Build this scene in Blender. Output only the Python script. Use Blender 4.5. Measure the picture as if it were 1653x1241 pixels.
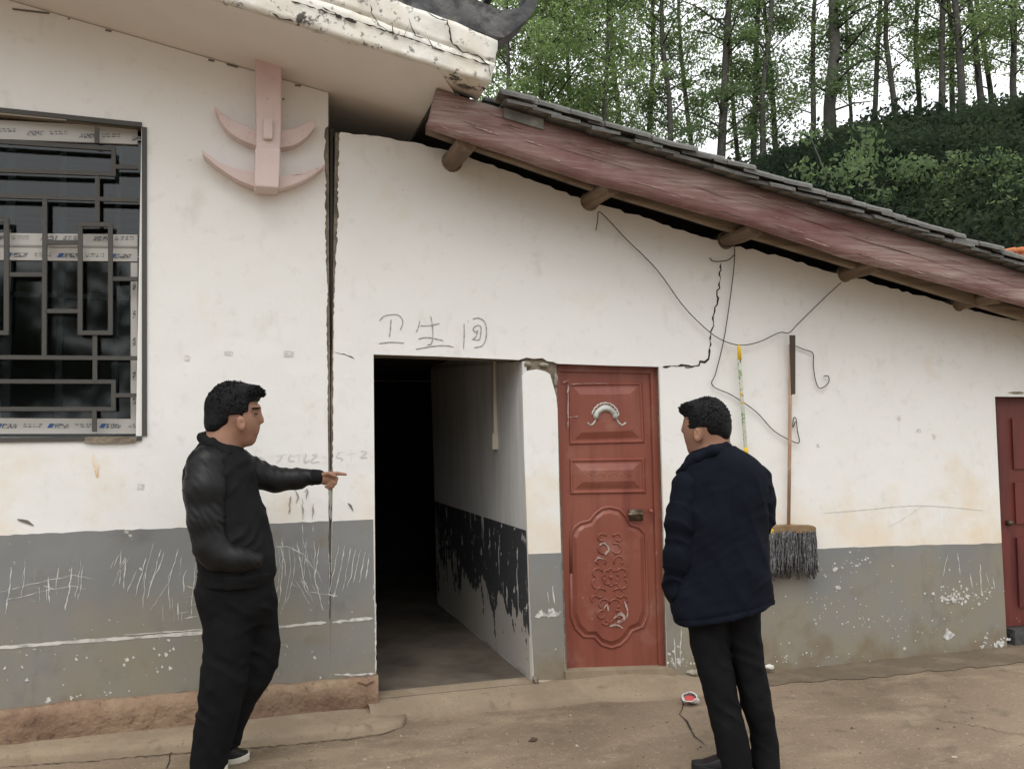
import bpy, bmesh, math, random
import numpy as np
from mathutils import Vector, Matrix
from mathutils.geometry import tessellate_polygon

for o in list(bpy.data.objects): bpy.data.objects.remove(o)
scene = bpy.context.scene
COL = scene.collection
R = math.radians

# ------------------------------------------------------------------ camera
PW, PH, FPX = 1653.0, 1241.0, 1387.43
SC = 0.93
yaw, pitch, roll = 0.312083, 0.0578329, -0.0069563
CAM = np.array([0.0, -5.204791*SC, 1.644304*SC])
_d = np.array([math.sin(yaw)*math.cos(pitch), math.cos(yaw)*math.cos(pitch), math.sin(pitch)])
_r = np.array([math.cos(yaw), -math.sin(yaw), 0.0]); _u = np.cross(_r, _d)
_c, _s = math.cos(roll), math.sin(roll)
_r, _u = _c*_r+_s*_u, _c*_u-_s*_r
cam = bpy.data.cameras.new('camera'); camo = bpy.data.objects.new('camera', cam); COL.objects.link(camo)
cam.sensor_width = 36; cam.sensor_fit = 'HORIZONTAL'; cam.lens = FPX/PW*36
cam.clip_start = .05; cam.clip_end = 2000
m = Matrix.Identity(4)
for i in range(3):
    m[i][0], m[i][1], m[i][2], m[i][3] = _r[i], _u[i], -_d[i], CAM[i]
camo.matrix_world = m
scene.camera = camo

# ------------------------------------------------------------------ sky, sun, exposure
SUN_EL, SUN_AZ = R(60), R(208)          # azimuth clockwise from +Y: behind the camera, to the left
world = bpy.data.worlds.new('World'); scene.world = world; world.use_nodes = True
nt = world.node_tree; nt.nodes.clear()
sky = nt.nodes.new('ShaderNodeTexSky'); sky.sky_type = 'NISHITA'; sky.sun_disc = False
sky.sun_elevation = SUN_EL; sky.sun_rotation = SUN_AZ; sky.dust_density = 4; sky.air_density = 1
hs = nt.nodes.new('ShaderNodeHueSaturation'); hs.inputs['Saturation'].default_value = .12
mx = nt.nodes.new('ShaderNodeMix'); mx.data_type = 'RGBA'
mx.inputs[0].default_value = .72; mx.inputs[7].default_value = (9.6, 9.8, 10.0, 1)     # even cloud cover over the clear sky
bg = nt.nodes.new('ShaderNodeBackground'); bg.inputs[1].default_value = .15
wo = nt.nodes.new('ShaderNodeOutputWorld')
nt.links.new(sky.outputs[0], hs.inputs['Color']); nt.links.new(hs.outputs[0], mx.inputs[6])
nt.links.new(mx.outputs[2], bg.inputs[0]); nt.links.new(bg.outputs[0], wo.inputs[0])
sl = bpy.data.lights.new('sun', 'SUN'); sl.energy = 0.9; sl.angle = R(35); sl.color = (1, .97, .92)
so = bpy.data.objects.new('sun', sl); COL.objects.link(so)
sd = Vector((math.sin(SUN_AZ)*math.cos(SUN_EL), math.cos(SUN_AZ)*math.cos(SUN_EL), math.sin(SUN_EL)))
so.rotation_euler = sd.to_track_quat('Z', 'Y').to_euler()
scene.cycles.max_bounces = 6; scene.cycles.diffuse_bounces = 4; scene.cycles.transparent_max_bounces = 8
vs = scene.view_settings
vs.view_transform = 'Standard'; vs.look = 'None'; vs.exposure = 0.34; vs.gamma = 1; vs.use_curve_mapping = False

# ------------------------------------------------------------------ measuring helpers
def ray(px, py): return _d + _r*(px-PW/2)/FPX + _u*(PH/2-py)/FPX
def W(px, py, Y=0.0):                    # point of the facade-parallel plane at depth Y
    v = ray(px, py); t = (Y-CAM[1])/v[1]; return Vector(CAM+t*v)
def G(px, py, z=0.0):                    # point of a level surface
    v = ray(px, py); t = (z-CAM[2])/v[2]; return Vector(CAM+t*v)
def WX(px, py, X):                       # point of a plane square to the facade
    v = ray(px, py); t = (X-CAM[0])/v[0]; return Vector(CAM+t*v)
def D(px, py, dist):                     # point at a depth along the view
    return Vector(CAM+ray(px, py)*dist)
rnd = random.Random(4)
rng = np.random.default_rng(7)

# ------------------------------------------------------------------ materials
MATS = {}
def mat(name, col, rough=.85, layers=(), bump=(), spec=.3, metal=0.0, sheen=0.0, transl=None):
    if name in MATS: return MATS[name]
    m = bpy.data.materials.new(name); m.use_nodes = True; MATS[name] = m
    nt = m.node_tree; N = nt.nodes; L = nt.links
    b = N['Principled BSDF']; b.inputs['Roughness'].default_value = rough
    b.inputs['Specular IOR Level'].default_value = spec; b.inputs['Metallic'].default_value = metal
    b.inputs['Sheen Weight'].default_value = sheen
    tc = N.new('ShaderNodeTexCoord')
    def coords(stretch, rot, off):
        mp = N.new('ShaderNodeMapping'); mp.inputs['Scale'].default_value = stretch
        mp.inputs['Rotation'].default_value = rot; mp.inputs['Location'].default_value = (off, off*.7, off*1.3)
        L.new(tc.outputs['Object'], mp.inputs['Vector']); return mp.outputs[0]
    cur = None
    rgb = N.new('ShaderNodeRGB'); rgb.outputs[0].default_value = (*col, 1); cur = rgb.outputs[0]
    rcur = None
    for i, l in enumerate(layers):
        src = coords(l.get('stretch', (1, 1, 1)), l.get('rot', (0, 0, 0)), l.get('off', i*3.7))
        k = l.get('kind', 'noise')
        if k == 'noise':
            t = N.new('ShaderNodeTexNoise'); t.inputs['Scale'].default_value = l['scale']
            t.inputs['Detail'].default_value = min(6, l.get('detail', 4)); t.inputs['Roughness'].default_value = l.get('nr', .6)
            t.inputs['Distortion'].default_value = l.get('dist', 0); L.new(src, t.inputs['Vector']); o = t.outputs['Fac']
        elif k == 'voronoi':
            t = N.new('ShaderNodeTexVoronoi'); t.feature = l.get('feature', 'F1'); t.inputs['Scale'].default_value = l['scale']
            L.new(src, t.inputs['Vector']); o = t.outputs['Distance']
        if 'zadd' in l:                  # wear that reaches further at one height: shifts the noise before the threshold
            sx = N.new('ShaderNodeSeparateXYZ'); L.new(tc.outputs['Object'], sx.inputs[0])
            zr = N.new('ShaderNodeMapRange'); zr.inputs[1].default_value = l['zadd'][0]; zr.inputs[2].default_value = l['zadd'][1]; zr.inputs[4].default_value = l['zadd'][2]
            L.new(sx.outputs[2], zr.inputs[0]); ad = N.new('ShaderNodeMath'); L.new(o, ad.inputs[0]); L.new(zr.outputs[0], ad.inputs[1]); o = ad.outputs[0]
        mr = N.new('ShaderNodeMapRange'); mr.inputs[1].default_value = l['lo']; mr.inputs[2].default_value = l['hi']
        L.new(o, mr.inputs[0]); f = mr.outputs[0]
        if 'z' in l:                     # a wear mark that lives between two heights
            sx = N.new('ShaderNodeSeparateXYZ'); L.new(tc.outputs['Object'], sx.inputs[0])
            zr = N.new('ShaderNodeMapRange'); zr.inputs[1].default_value = l['z'][0]; zr.inputs[2].default_value = l['z'][1]
            L.new(sx.outputs[l.get('axis', 2)], zr.inputs[0])
            mu = N.new('ShaderNodeMath'); mu.operation = 'MULTIPLY'; L.new(f, mu.inputs[0]); L.new(zr.outputs[0], mu.inputs[1]); f = mu.outputs[0]
        mu = N.new('ShaderNodeMath'); mu.operation = 'MULTIPLY'; mu.inputs[1].default_value = l.get('fac', 1); L.new(f, mu.inputs[0])
        mm = N.new('ShaderNodeMix'); mm.data_type = 'RGBA'; L.new(mu.outputs[0], mm.inputs[0]); L.new(cur, mm.inputs[6])
        mm.inputs[7].default_value = (*l['col'], 1); cur = mm.outputs[2]
    L.new(cur, b.inputs['Base Color'])
    nrm = None
    for sc, st, dist, *ex in bump:
        src = coords(ex[0] if ex else (1, 1, 1), ex[1] if len(ex) > 1 else (0, 0, 0), 1.7)
        t = N.new('ShaderNodeTexNoise'); t.inputs['Scale'].default_value = sc; t.inputs['Detail'].default_value = 3
        L.new(src, t.inputs['Vector'])
        bp = N.new('ShaderNodeBump'); bp.inputs['Strength'].default_value = st; bp.inputs['Distance'].default_value = dist
        L.new(t.outputs['Fac'], bp.inputs['Height'])
        if nrm: L.new(nrm, bp.inputs['Normal'])
        nrm = bp.outputs[0]
    if nrm: L.new(nrm, b.inputs['Normal'])
    if transl:
        tr = N.new('ShaderNodeBsdfTranslucent'); tr.inputs[0].default_value = (*transl, 1)
        ms = N.new('ShaderNodeMixShader'); ms.inputs[0].default_value = .5
        L.new(b.outputs[0], ms.inputs[1]); L.new(tr.outputs[0], ms.inputs[2])
        L.new(ms.outputs[0], N['Material Output'].inputs[0])
    return m

DIRT = (.30, .21, .13)
plaster = mat('white_plaster', (.80, .79, .76), .9, [
    dict(col=(.72, .70, .67), scale=.9, lo=.42, hi=.75, fac=.4),
    dict(col=(.74, .60, .41), scale=2.2, lo=.62, hi=.92, fac=.85, detail=6, zadd=(1.6, .85, .27)),
    dict(col=(.50, .46, .39), scale=3.5, lo=.60, hi=.85, fac=.5, detail=6, stretch=(1.6, 1, .8)),
    dict(col=(.55, .52, .47), scale=14, lo=.58, hi=.8, fac=.35, detail=5),
    dict(col=(.33, .30, .26), scale=26, lo=.715, hi=.78, fac=.5, detail=3)],
    [(2.5, .3, .05), (9, .2, .012), (60, .15, .004)])
soffit_m = mat('soffit_plaster', (.76, .715, .665), .9, [dict(col=(.58, .52, .46), scale=1.2, lo=.4, hi=.75, fac=.5),
    dict(col=(.35, .31, .27), scale=20, lo=.70, hi=.8, fac=.5)], [(5, .1, .02)])
mortar = mat('bare_mortar', (.24, .20, .15), .95, [dict(col=(.12, .10, .075), scale=9, lo=.4, hi=.7), dict(col=(.36, .32, .26), scale=25, lo=.55, hi=.75, fac=.6)], [(30, .8, .02)])
concrete_dark = mat('dark_concrete', (.075, .072, .07), .95, [dict(col=(.03, .03, .03), scale=6, lo=.4, hi=.7)], [(25, .7, .02)])
dado_m = mat('grey_dado_paint', (.225, .23, .228), .75, [
    dict(col=(.175, .175, .172), scale=1.7, lo=.4, hi=.7, fac=.7, detail=8),
    dict(col=(.255, .225, .165), scale=2.2, lo=.50, hi=.92, fac=.95, detail=6, zadd=(.85, .05, .42)),
    dict(col=(.13, .115, .085), scale=4, lo=.62, hi=.80, fac=.6, detail=6, stretch=(2.2, 1, .6)),
    dict(col=(.08, .075, .066), scale=3.2, lo=.60, hi=.80, fac=.45, detail=9),
    dict(col=(.19, .14, .085), scale=5, lo=.60, hi=.85, fac=.8, zadd=(.32, .0, .3)),
    dict(col=(.62, .60, .55), scale=15, lo=.72, hi=.735, detail=4, nr=.55, fac=.85),
    dict(col=(.62, .60, .55), scale=34, lo=.745, hi=.755, detail=2, fac=.8),
    dict(col=(.60, .57, .50), scale=9, lo=.70, hi=.715, detail=5, fac=.8, zadd=(.5, .2, .04))],
    [(6, .12, .02), (80, .15, .004)])
inner_dado = mat('dark_peeling_dado', (.055, .057, .062), .7, [dict(col=(.60, .585, .55), scale=6, lo=.615, hi=.63, detail=6, nr=.65, stretch=(1, 2.2, .8)), 
    dict(col=(.60, .585, .55), scale=1.8, lo=.60, hi=.615, stretch=(1, 5.0, .55), detail=7, nr=.62),
    dict(col=(.60, .585, .55), scale=12, lo=.66, hi=.67, detail=5),
    dict(col=(.46, .43, .385), scale=4.5, lo=.70, hi=.715, stretch=(1, 1.6, .8), detail=8, nr=.6, zadd=(.75, .10, .40))], [(20, .3, .01)])
unlit_m = mat('shade_painted_interior', (.020, .020, .021), .95, [dict(col=(.035, .033, .03), scale=3, lo=.4, hi=.7)], [(10, .3, .02)])  # near-black colour paints in the darkness of the unlit corridor
shade_floor = mat('shade_darkened_floor', (.15, .122, .095), .7, [dict(col=(.05, .042, .035), scale=2.2, lo=.4, hi=.68, detail=8), dict(col=(.2, .19, .17), scale=30, lo=.72, hi=.75)], [(20, .4, .01)])  # floor colour darkened to carry the shade inside the doorway
inner_plaster = mat('inner_plaster', (.74, .735, .72), .9, [dict(col=(.52, .51, .48), scale=2.2, lo=.4, hi=.75, fac=.7, stretch=(1, 5, .7)), dict(col=(.3, .26, .2), scale=2.5, lo=.35, hi=.7, z=(.5, .0))], [(8, .2, .02)])
concrete = mat('yard_concrete', (.245, .183, .128), .88, [
    dict(col=(.150, .112, .074), scale=.8, lo=.42, hi=.66, fac=.85, detail=6),
    dict(col=(.30, .235, .158), scale=2.2, lo=.50, hi=.70, fac=.8, detail=6, stretch=(1, 2.2, 1), rot=(0, 0, .35)),
    dict(col=(.095, .074, .052), scale=5.5, lo=.57, hi=.74, fac=.7, detail=6),
    dict(col=(.40, .35, .27), scale=55, lo=.60, hi=.74, fac=.6, detail=3),
    dict(col=(.07, .056, .04), scale=75, lo=.58, hi=.72, fac=.7, detail=3),
    dict(col=(.42, .38, .32), scale=9, lo=.70, hi=.76, fac=.6, detail=6)],
    [(3, .25, .04), (35, .5, .008), (140, .5, .003)])
step_m = mat('doorstep_concrete', (.285, .222, .152), .9, [dict(col=(.09, .07, .05), scale=60, lo=.60, hi=.72, fac=.6, detail=3), dict(col=(.36, .30, .22), scale=7, lo=.55, hi=.72, fac=.7), dict(col=(.19, .145, .10), scale=2.5, lo=.42, hi=.7, fac=.8, detail=7), dict(col=(.12, .09, .065), scale=12, lo=.60, hi=.75, fac=.6)], [(20, .4, .01), (120, .3, .002)])
plinth_m = mat('earthen_plinth', (.29, .20, .132), .95, [dict(col=(.17, .10, .068), scale=3, lo=.4, hi=.68, fac=.9, detail=7), dict(col=(.36, .27, .18), scale=5, lo=.52, hi=.7, fac=.8, z=(.12, .21)), dict(col=(.08, .055, .04), scale=22, lo=.60, hi=.72, fac=.7)], [(14, .8, .03), (70, .5, .006)])
verge_m = mat('peeling_whitewash', (.74, .72, .66), .9, [
    dict(col=(.60, .52, .40), scale=2.5, lo=.45, hi=.72, fac=.5, stretch=(3, 1, .6)),
    dict(col=(.07, .065, .06), scale=6, lo=.575, hi=.63, detail=6, nr=.75),
    dict(col=(.42, .38, .32), scale=1.6, lo=.5, hi=.7, fac=.5, detail=9),
    dict(col=(.13, .12, .11), scale=24, lo=.585, hi=.65, detail=6, fac=.8)], [(10, .5, .02)])
slate = mat('dark_ridge_tile', (.085, .087, .092), .9, [dict(col=(.22, .215, .21), scale=5, lo=.45, hi=.7, fac=.8), dict(col=(.03, .03, .032), scale=9, lo=.5, hi=.7), dict(col=(.16, .18, .09), scale=12, lo=.62, hi=.72, fac=.6)], [(14, .7, .03)])
ROT = (0, R(12.1), 0)
barge_m = mat('weathered_red_board', (.265, .165, .150), .8, [
    dict(col=(.40, .315, .285), scale=6, lo=.42, hi=.64, fac=.9, stretch=(.35, 1, 7), rot=ROT, detail=6, nr=.65),
    dict(col=(.155, .062, .062), scale=1.5, lo=.44, hi=.66, fac=.85, stretch=(.7, 1, 2.0), rot=ROT, detail=6),
    dict(col=(.21, .11, .10), scale=9, lo=.50, hi=.64, fac=.65, stretch=(.25, 1, 8), rot=ROT, detail=6, dist=.5),
    dict(col=(.46, .40, .35), scale=12, lo=.60, hi=.72, fac=.55, stretch=(.3, 1, 7), rot=ROT, detail=6)],
    [(9, .25, .006, (.3, 1, 9), ROT)])
wood_m = mat('old_timber', (.20, .145, .10), .85, [dict(col=(.10, .07, .05), scale=4, lo=.42, hi=.7, stretch=(1, .25, 4)), dict(col=(.30, .24, .18), scale=9, lo=.55, hi=.75, fac=.7, stretch=(3, .3, 3))], [(20, .5, .01, (2, .2, 2))])
rafter_m = mat('pale_rafter', (.27, .215, .16), .85, [dict(col=(.15, .11, .08), scale=5, lo=.42, hi=.7, stretch=(.3, 1, 5), rot=ROT)], [(20, .4, .01)])
tile_m = mat('grey_roof_tile', (.205, .20, .185), .9, [dict(col=(.10, .10, .095), scale=4, lo=.4, hi=.7), dict(col=(.33, .33, .30), scale=13, lo=.52, hi=.72, fac=.8), dict(col=(.13, .14, .07), scale=9, lo=.6, hi=.75, fac=.5)], [(30, .6, .01)])
deck_m = mat('shade_toned_boards', (.045, .042, .04), .95, [dict(col=(.09, .08, .07), scale=6, lo=.5, hi=.7)], [(20, .4, .01)])  # dark tone paints in the shade below the roof and ceiling
pink_m = mat('faded_pink_paint', (.66, .535, .505), .85, [dict(col=(.60, .38, .38), scale=1.2, lo=.35, hi=.7, fac=.9, z=(3.15, 3.45)), dict(col=(.70, .58, .55), scale=5, lo=.5, hi=.72, fac=.7), dict(col=(.45, .36, .33), scale=6, lo=.58, hi=.78, fac=.55, detail=6), dict(col=(.3, .23, .2), scale=38, lo=.66, hi=.73, fac=.6)], [(8, .3, .02), (50, .3, .005)])
iron_m = mat('dark_iron', (.065, .062, .056), .6, [dict(col=(.08, .07, .058), scale=14, lo=.5, hi=.75, fac=.7)], [(60, .2, .003)], spec=.4)
pvc_m = mat('taped_white_plastic', (.50, .485, .45), .5, [dict(col=(.48, .46, .42), scale=6, lo=.45, hi=.7, fac=.6)])
ink_m = mat('dark_print', (.13, .13, .135), .6, [dict(col=(.5, .49, .46), scale=90, lo=.48, hi=.56)]); blue_m = mat('blue_print', (.05, .10, .28), .6)
pencil_m = mat('pencil_grey', (.29, .285, .28), .8, [dict(col=(.5, .49, .47), scale=45, lo=.45, hi=.7, fac=.9)])
faint_m = mat('faint_pencil', (.54, .525, .50), .9, [dict(col=(.72, .70, .67), scale=45, lo=.4, hi=.65)])
scratch_m = mat('scratched_plaster', (.66, .645, .61), .9, [dict(col=(.34, .335, .32), scale=30, lo=.42, hi=.66, fac=.85)])
crack_m = mat('crack_shadow', (.035, .03, .025), 1.0)
stain_m = mat('rust_stain', (.62, .36, .16), .9, [dict(col=(.80, .72, .58), scale=10, lo=.4, hi=.6)])
red_m = mat('red_door_paint', (.225, .064, .042), .42, [
    dict(col=(.28, .10, .068), scale=1.6, lo=.4, hi=.7, fac=.8, stretch=(2, 1, .6)),
    dict(col=(.15, .036, .028), scale=3, lo=.5, hi=.75, fac=.7, stretch=(4, 1, .35)),
    dict(col=(.34, .19, .145), scale=4, lo=.56, hi=.78, fac=.6, detail=6),
    dict(col=(.42, .33, .28), scale=22, lo=.71, hi=.75, fac=.8)], [(7, .08, .01), (90, .06, .002)], spec=.45)
dred_m = mat('dark_red_door_paint', (.14, .030, .024), .5, [dict(col=(.06, .014, .014), scale=3, lo=.45, hi=.7, stretch=(3, 1, .4))], spec=.4)
silver_m = mat('worn_silver', (.52, .54, .50), .45, [dict(col=(.28, .24, .20), scale=30, lo=.5, hi=.7, fac=.8)], metal=.3)
bronze_m = mat('tarnished_brass', (.10, .075, .05), .45, [dict(col=(.25, .2, .14), scale=40, lo=.5, hi=.7)], metal=.6)
wire_m = mat('rusty_wire', (.055, .045, .038), .7)
handle_m = mat('pale_broomstick', (.46, .27, .17), .6, [dict(col=(.30, .20, .14), scale=7, lo=.45, hi=.7, stretch=(3, 3, .4)), dict(col=(.55, .47, .38), scale=12, lo=.55, hi=.7, fac=.7)])
floral_m = mat('floral_handle_wrap', (.50, .52, .44), .4, [dict(col=(.62, .38, .02), scale=22, lo=.54, hi=.58), dict(col=(.13, .24, .08), scale=28, lo=.55, hi=.59), dict(col=(.06, .07, .08), scale=34, lo=.60, hi=.64), dict(col=(.42, .13, .03), scale=24, lo=.64, hi=.67)])
yellow_m = mat('yellow_plastic', (.72, .48, .03), .4)
strand_m = mat('grey_mop_yarn', (.09, .088, .09), .95, [dict(col=(.26, .25, .25), scale=60, lo=.45, hi=.65, fac=.9), dict(col=(.04, .04, .04), scale=25, lo=.5, hi=.7)])
strap_m = mat('dark_strap', (.07, .055, .04), .8)
board_m = mat('brown_mop_board', (.25, .165, .085), .7, [dict(col=(.14, .09, .05), scale=12, lo=.45, hi=.7)])
bark_m = mat('grey_bark', (.07, .066, .058), .95, [dict(col=(.12, .115, .10), scale=6, lo=.5, hi=.7)], [(20, .6, .03)])
leaf_ms = [mat('leaf_light', (.175, .235, .12), .75, [dict(col=(.085, .13, .055), scale=.9, lo=.4, hi=.65)], spec=.1, transl=(.34, .47, .17)),
           mat('leaf_mid', (.135, .185, .105), .75, [dict(col=(.055, .088, .045), scale=.9, lo=.4, hi=.65)], spec=.1, transl=(.22, .32, .13)),
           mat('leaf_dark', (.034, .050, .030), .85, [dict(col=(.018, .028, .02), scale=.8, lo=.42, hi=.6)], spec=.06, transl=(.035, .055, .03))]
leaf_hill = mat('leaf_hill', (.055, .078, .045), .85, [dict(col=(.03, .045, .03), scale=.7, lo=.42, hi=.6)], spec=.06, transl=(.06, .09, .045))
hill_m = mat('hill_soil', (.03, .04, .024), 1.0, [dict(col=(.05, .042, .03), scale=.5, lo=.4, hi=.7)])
skin_m = mat('skin', (.30, .165, .112), .62, [dict(col=(.235, .12, .08), scale=12, lo=.4, hi=.7, fac=.7)], [(60, .15, .003), (220, .25, .001)], spec=.25)
lip_m = mat('lip', (.26, .10, .08), .5)
hair_m = mat('black_hair', (.004, .004, .0045), .6, [], [(150, .9, .008, (1, 1, .4))], spec=.18)
leather_m = mat('black_faux_leather', (.006, .0063, .0067), .46, [dict(col=(.009, .009, .0095), scale=14, lo=.45, hi=.7)], [(34, .12, .006), (140, .15, .001)], spec=.24)
knit_m = mat('black_knit', (.0065, .0068, .0075), .8, [dict(col=(.010, .010, .011), scale=9, lo=.4, hi=.7)], [(8, .3, .012), (220, .2, .002)], spec=.14)
trous_m = mat('black_trousers', (.0068, .0070, .0078), .9, [dict(col=(.010, .010, .011), scale=7, lo=.45, hi=.7)], [(9, .4, .014, (1, 1, .7)), (250, .15, .001)], spec=.12)
navy_m = mat('navy_jacket_cloth', (.0040, .0052, .0100), .85, [dict(col=(.0058, .0076, .0142), scale=5, lo=.45, hi=.7)], [(6, .22, .016), (26, .25, .005), (260, .2, .001)], spec=.12)
shoe_m = mat('black_shoe', (.010, .010, .011), .55)
sole_m = mat('cream_sole', (.50, .47, .38), .7)
white_m = mat('white_paper', (.75, .74, .72), .7); redp_m = mat('red_paper_print', (.60, .10, .09), .7)
brick_or = mat('orange_roof_edge', (.50, .17, .07), .8); pale_wall = mat('pale_far_wall', (.55, .6, .68), .8)
# window glass
gl = bpy.data.materials.new('window_glass'); gl.use_nodes = True; MATS['glass'] = gl
n = gl.node_tree.nodes; n.clear(); o_ = n.new('ShaderNodeOutputMaterial'); a_ = n.new('ShaderNodeBsdfTransparent'); a_.inputs[0].default_value = (.62, .66, .66, 1)
g_ = n.new('ShaderNodeBsdfGlossy'); g_.inputs['Roughness'].default_value = .05
fr = n.new('ShaderNodeFresnel'); fr.inputs[0].default_value = 1.5; ms = n.new('ShaderNodeMixShader')
gl.node_tree.links.new(fr.outputs[0], ms.inputs[0]); gl.node_tree.links.new(a_.outputs[0], ms.inputs[1]); gl.node_tree.links.new(g_.outputs[0], ms.inputs[2]); gl.node_tree.links.new(ms.outputs[0], o_.inputs[0])

# ------------------------------------------------------------------ object helpers
def tag(o, label=None, cat=None, group=None, kind=None):
    if label: o['label'] = label
    if cat: o['category'] = cat
    if group: o['group'] = group
    if kind: o['kind'] = kind
    return o
def empty(name, loc, label=None, cat=None, group=None):
    o = bpy.data.objects.new(name, None); COL.objects.link(o); o.location = loc; o.empty_display_size = .1
    return tag(o, label, cat, group)
def adopt(o, parent):
    o.parent = parent
    if parent is not None:
        # vertices are given in world space: cancel the parents' offsets
        off = Vector((0, 0, 0)); p = parent
        while p is not None: off += p.location; p = p.parent
        o.location = -off
def obj(name, verts, faces, material, parent=None, smooth=False):
    me = bpy.data.meshes.new(name); me.from_pydata([tuple(v) for v in verts], [], [tuple(f) for f in faces]); me.update()
    me.materials.append(material)
    if smooth: me.polygons.foreach_set('use_smooth', [True]*len(me.polygons))
    o = bpy.data.objects.new(name, me); COL.objects.link(o)
    if parent is not None: adopt(o, parent)
    return o
class MB:
    def __init__(s): s.v = []; s.f = []
    def add(s, v, f):
        b = len(s.v); s.v += [Vector(x) for x in v]; s.f += [tuple(i+b for i in q) for q in f]; return s
    def box(s, a, b):
        x0, y0, z0 = a; x1, y1, z1 = b
        return s.hexa([(x0, y0, z0), (x1, y0, z0), (x1, y1, z0), (x0, y1, z0), (x0, y0, z1), (x1, y0, z1), (x1, y1, z1), (x0, y1, z1)])
    def hexa(s, p): return s.add(p, [(3, 2, 1, 0), (4, 5, 6, 7), (0, 1, 5, 4), (1, 2, 6, 5), (2, 3, 7, 6), (3, 0, 4, 7)])
    def tube(s, pts, rad, n=6, caps=True, flat=None):
        pts = [Vector(p) for p in pts]; k = len(pts); rads = rad if isinstance(rad, (list, tuple)) else [rad]*k
        vs, fs = [], []; prev = None
        for i, p in enumerate(pts):
            t = (pts[min(i+1, k-1)]-pts[max(i-1, 0)])
            if t.length < 1e-9: t = Vector((0, 0, 1))
            t.normalize()
            if prev is None:
                a = Vector((0, 1, 0)) if abs(t.y) < .9 else Vector((1, 0, 0))
            else: a = prev
            a = (a-t*a.dot(t)).normalized(); prev = a; c = t.cross(a)
            for j in range(n):
                w = 2*math.pi*j/n; vs.append(p+(a*math.cos(w)*(flat or 1)+c*math.sin(w))*rads[i])
        for i in range(k-1):
            for j in range(n):
                fs.append((i*n+j, i*n+(j+1) % n, (i+1)*n+(j+1) % n, (i+1)*n+j))
        if caps: fs += [tuple(reversed(range(n))), tuple(range((k-1)*n, k*n))]
        return s.add(vs, fs)
    def prism(s, loop, back):            # loop: points of the front outline, back: offset vector
        pts = [Vector(p) for p in loop]; n = len(pts); back = Vector(back)
        tris = tessellate_polygon([pts])
        vs = pts+[p+back for p in pts]
        fs = [tuple(t) for t in tris]+[tuple(n+i for i in reversed(t)) for t in tris]
        fs += [(i, (i+1) % n, n+(i+1) % n, n+i) for i in range(n)]
        return s.add(vs, fs)
    def ribbon(s, pts, w, nrm=(0, -1, 0), jit=0, taper=True):
        nrm = Vector(nrm); s.lay = (getattr(s, 'lay', 0)+1) % 40; pts = [Vector(p)+nrm*(.00006*s.lay) for p in pts]; k = len(pts); vs = []
        for i, p in enumerate(pts):
            t = (pts[min(i+1, k-1)]-pts[max(i-1, 0)]).normalized(); c = t.cross(nrm).normalized()
            ww = w*(1+jit*rnd.uniform(-1, 1))
            if taper and (i == 0 or i == k-1): ww *= .35
            vs += [p+c*ww/2, p-c*ww/2]
        return s.add(vs, [(2*i, 2*i+1, 2*i+3, 2*i+2) for i in range(k-1)])
    def build(s, name, material, parent=None, smooth=False, fix=True):
        o = obj(name, s.v, s.f, material, parent, smooth)
        if fix:
            bm = bmesh.new(); bm.from_mesh(o.data); bmesh.ops.recalc_face_normals(bm, faces=bm.faces); bm.to_mesh(o.data); bm.free()
        return o
def dens(pts, step=14, jit=0.0, seed=1):            # subdivide a px polyline, roughen it
    r = random.Random(seed); out = []
    for i in range(len(pts)-1):
        a, b = pts[i], pts[i+1]; L = math.hypot(b[0]-a[0], b[1]-a[1]); n = max(1, int(L/step))
        for j in range(n):
            t = j/n; out.append((a[0]+(b[0]-a[0])*t+(r.uniform(-jit, jit) if (i or j) else 0), a[1]+(b[1]-a[1])*t+(r.uniform(-jit, jit) if (i or j) else 0)))
    out.append(tuple(pts[-1])); return out
def smoothpts(pts, n=6):                            # Catmull-Rom
    P = [Vector(p) for p in pts]; out = []
    for i in range(len(P)-1):
        p0, p1, p2, p3 = P[max(i-1, 0)], P[i], P[i+1], P[min(i+2, len(P)-1)]
        for j in range(n):
            t = j/n
            out.append(.5*((2*p1)+(p2-p0)*t+(2*p0-5*p1+4*p2-p3)*t*t+(3*p1-p0-3*p2+p3)*t**3))
    out.append(P[-1]); return out
def vnoise(p, seed=0):                              # value noise on (...,3) arrays, about -1..1
    p = np.asarray(p, float); i = np.floor(p).astype(np.int64); f = p-i; f = f*f*(3-2*f); out = 0
    for dx in (0, 1):
        for dy in (0, 1):
            for dz in (0, 1):
                h = ((i[..., 0]+dx)*374761393+(i[..., 1]+dy)*668265263+(i[..., 2]+dz)*2147483647+seed*974711) & 0x7fffffff
                h = (h ^ (h >> 13))*1274126177 & 0x7fffffff; h = h ^ (h >> 16)
                out = out+((h & 0xffff)/32767.5-1)*(f[..., 0] if dx else 1-f[..., 0])*(f[..., 1] if dy else 1-f[..., 1])*(f[..., 2] if dz else 1-f[..., 2])
    return out
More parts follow.
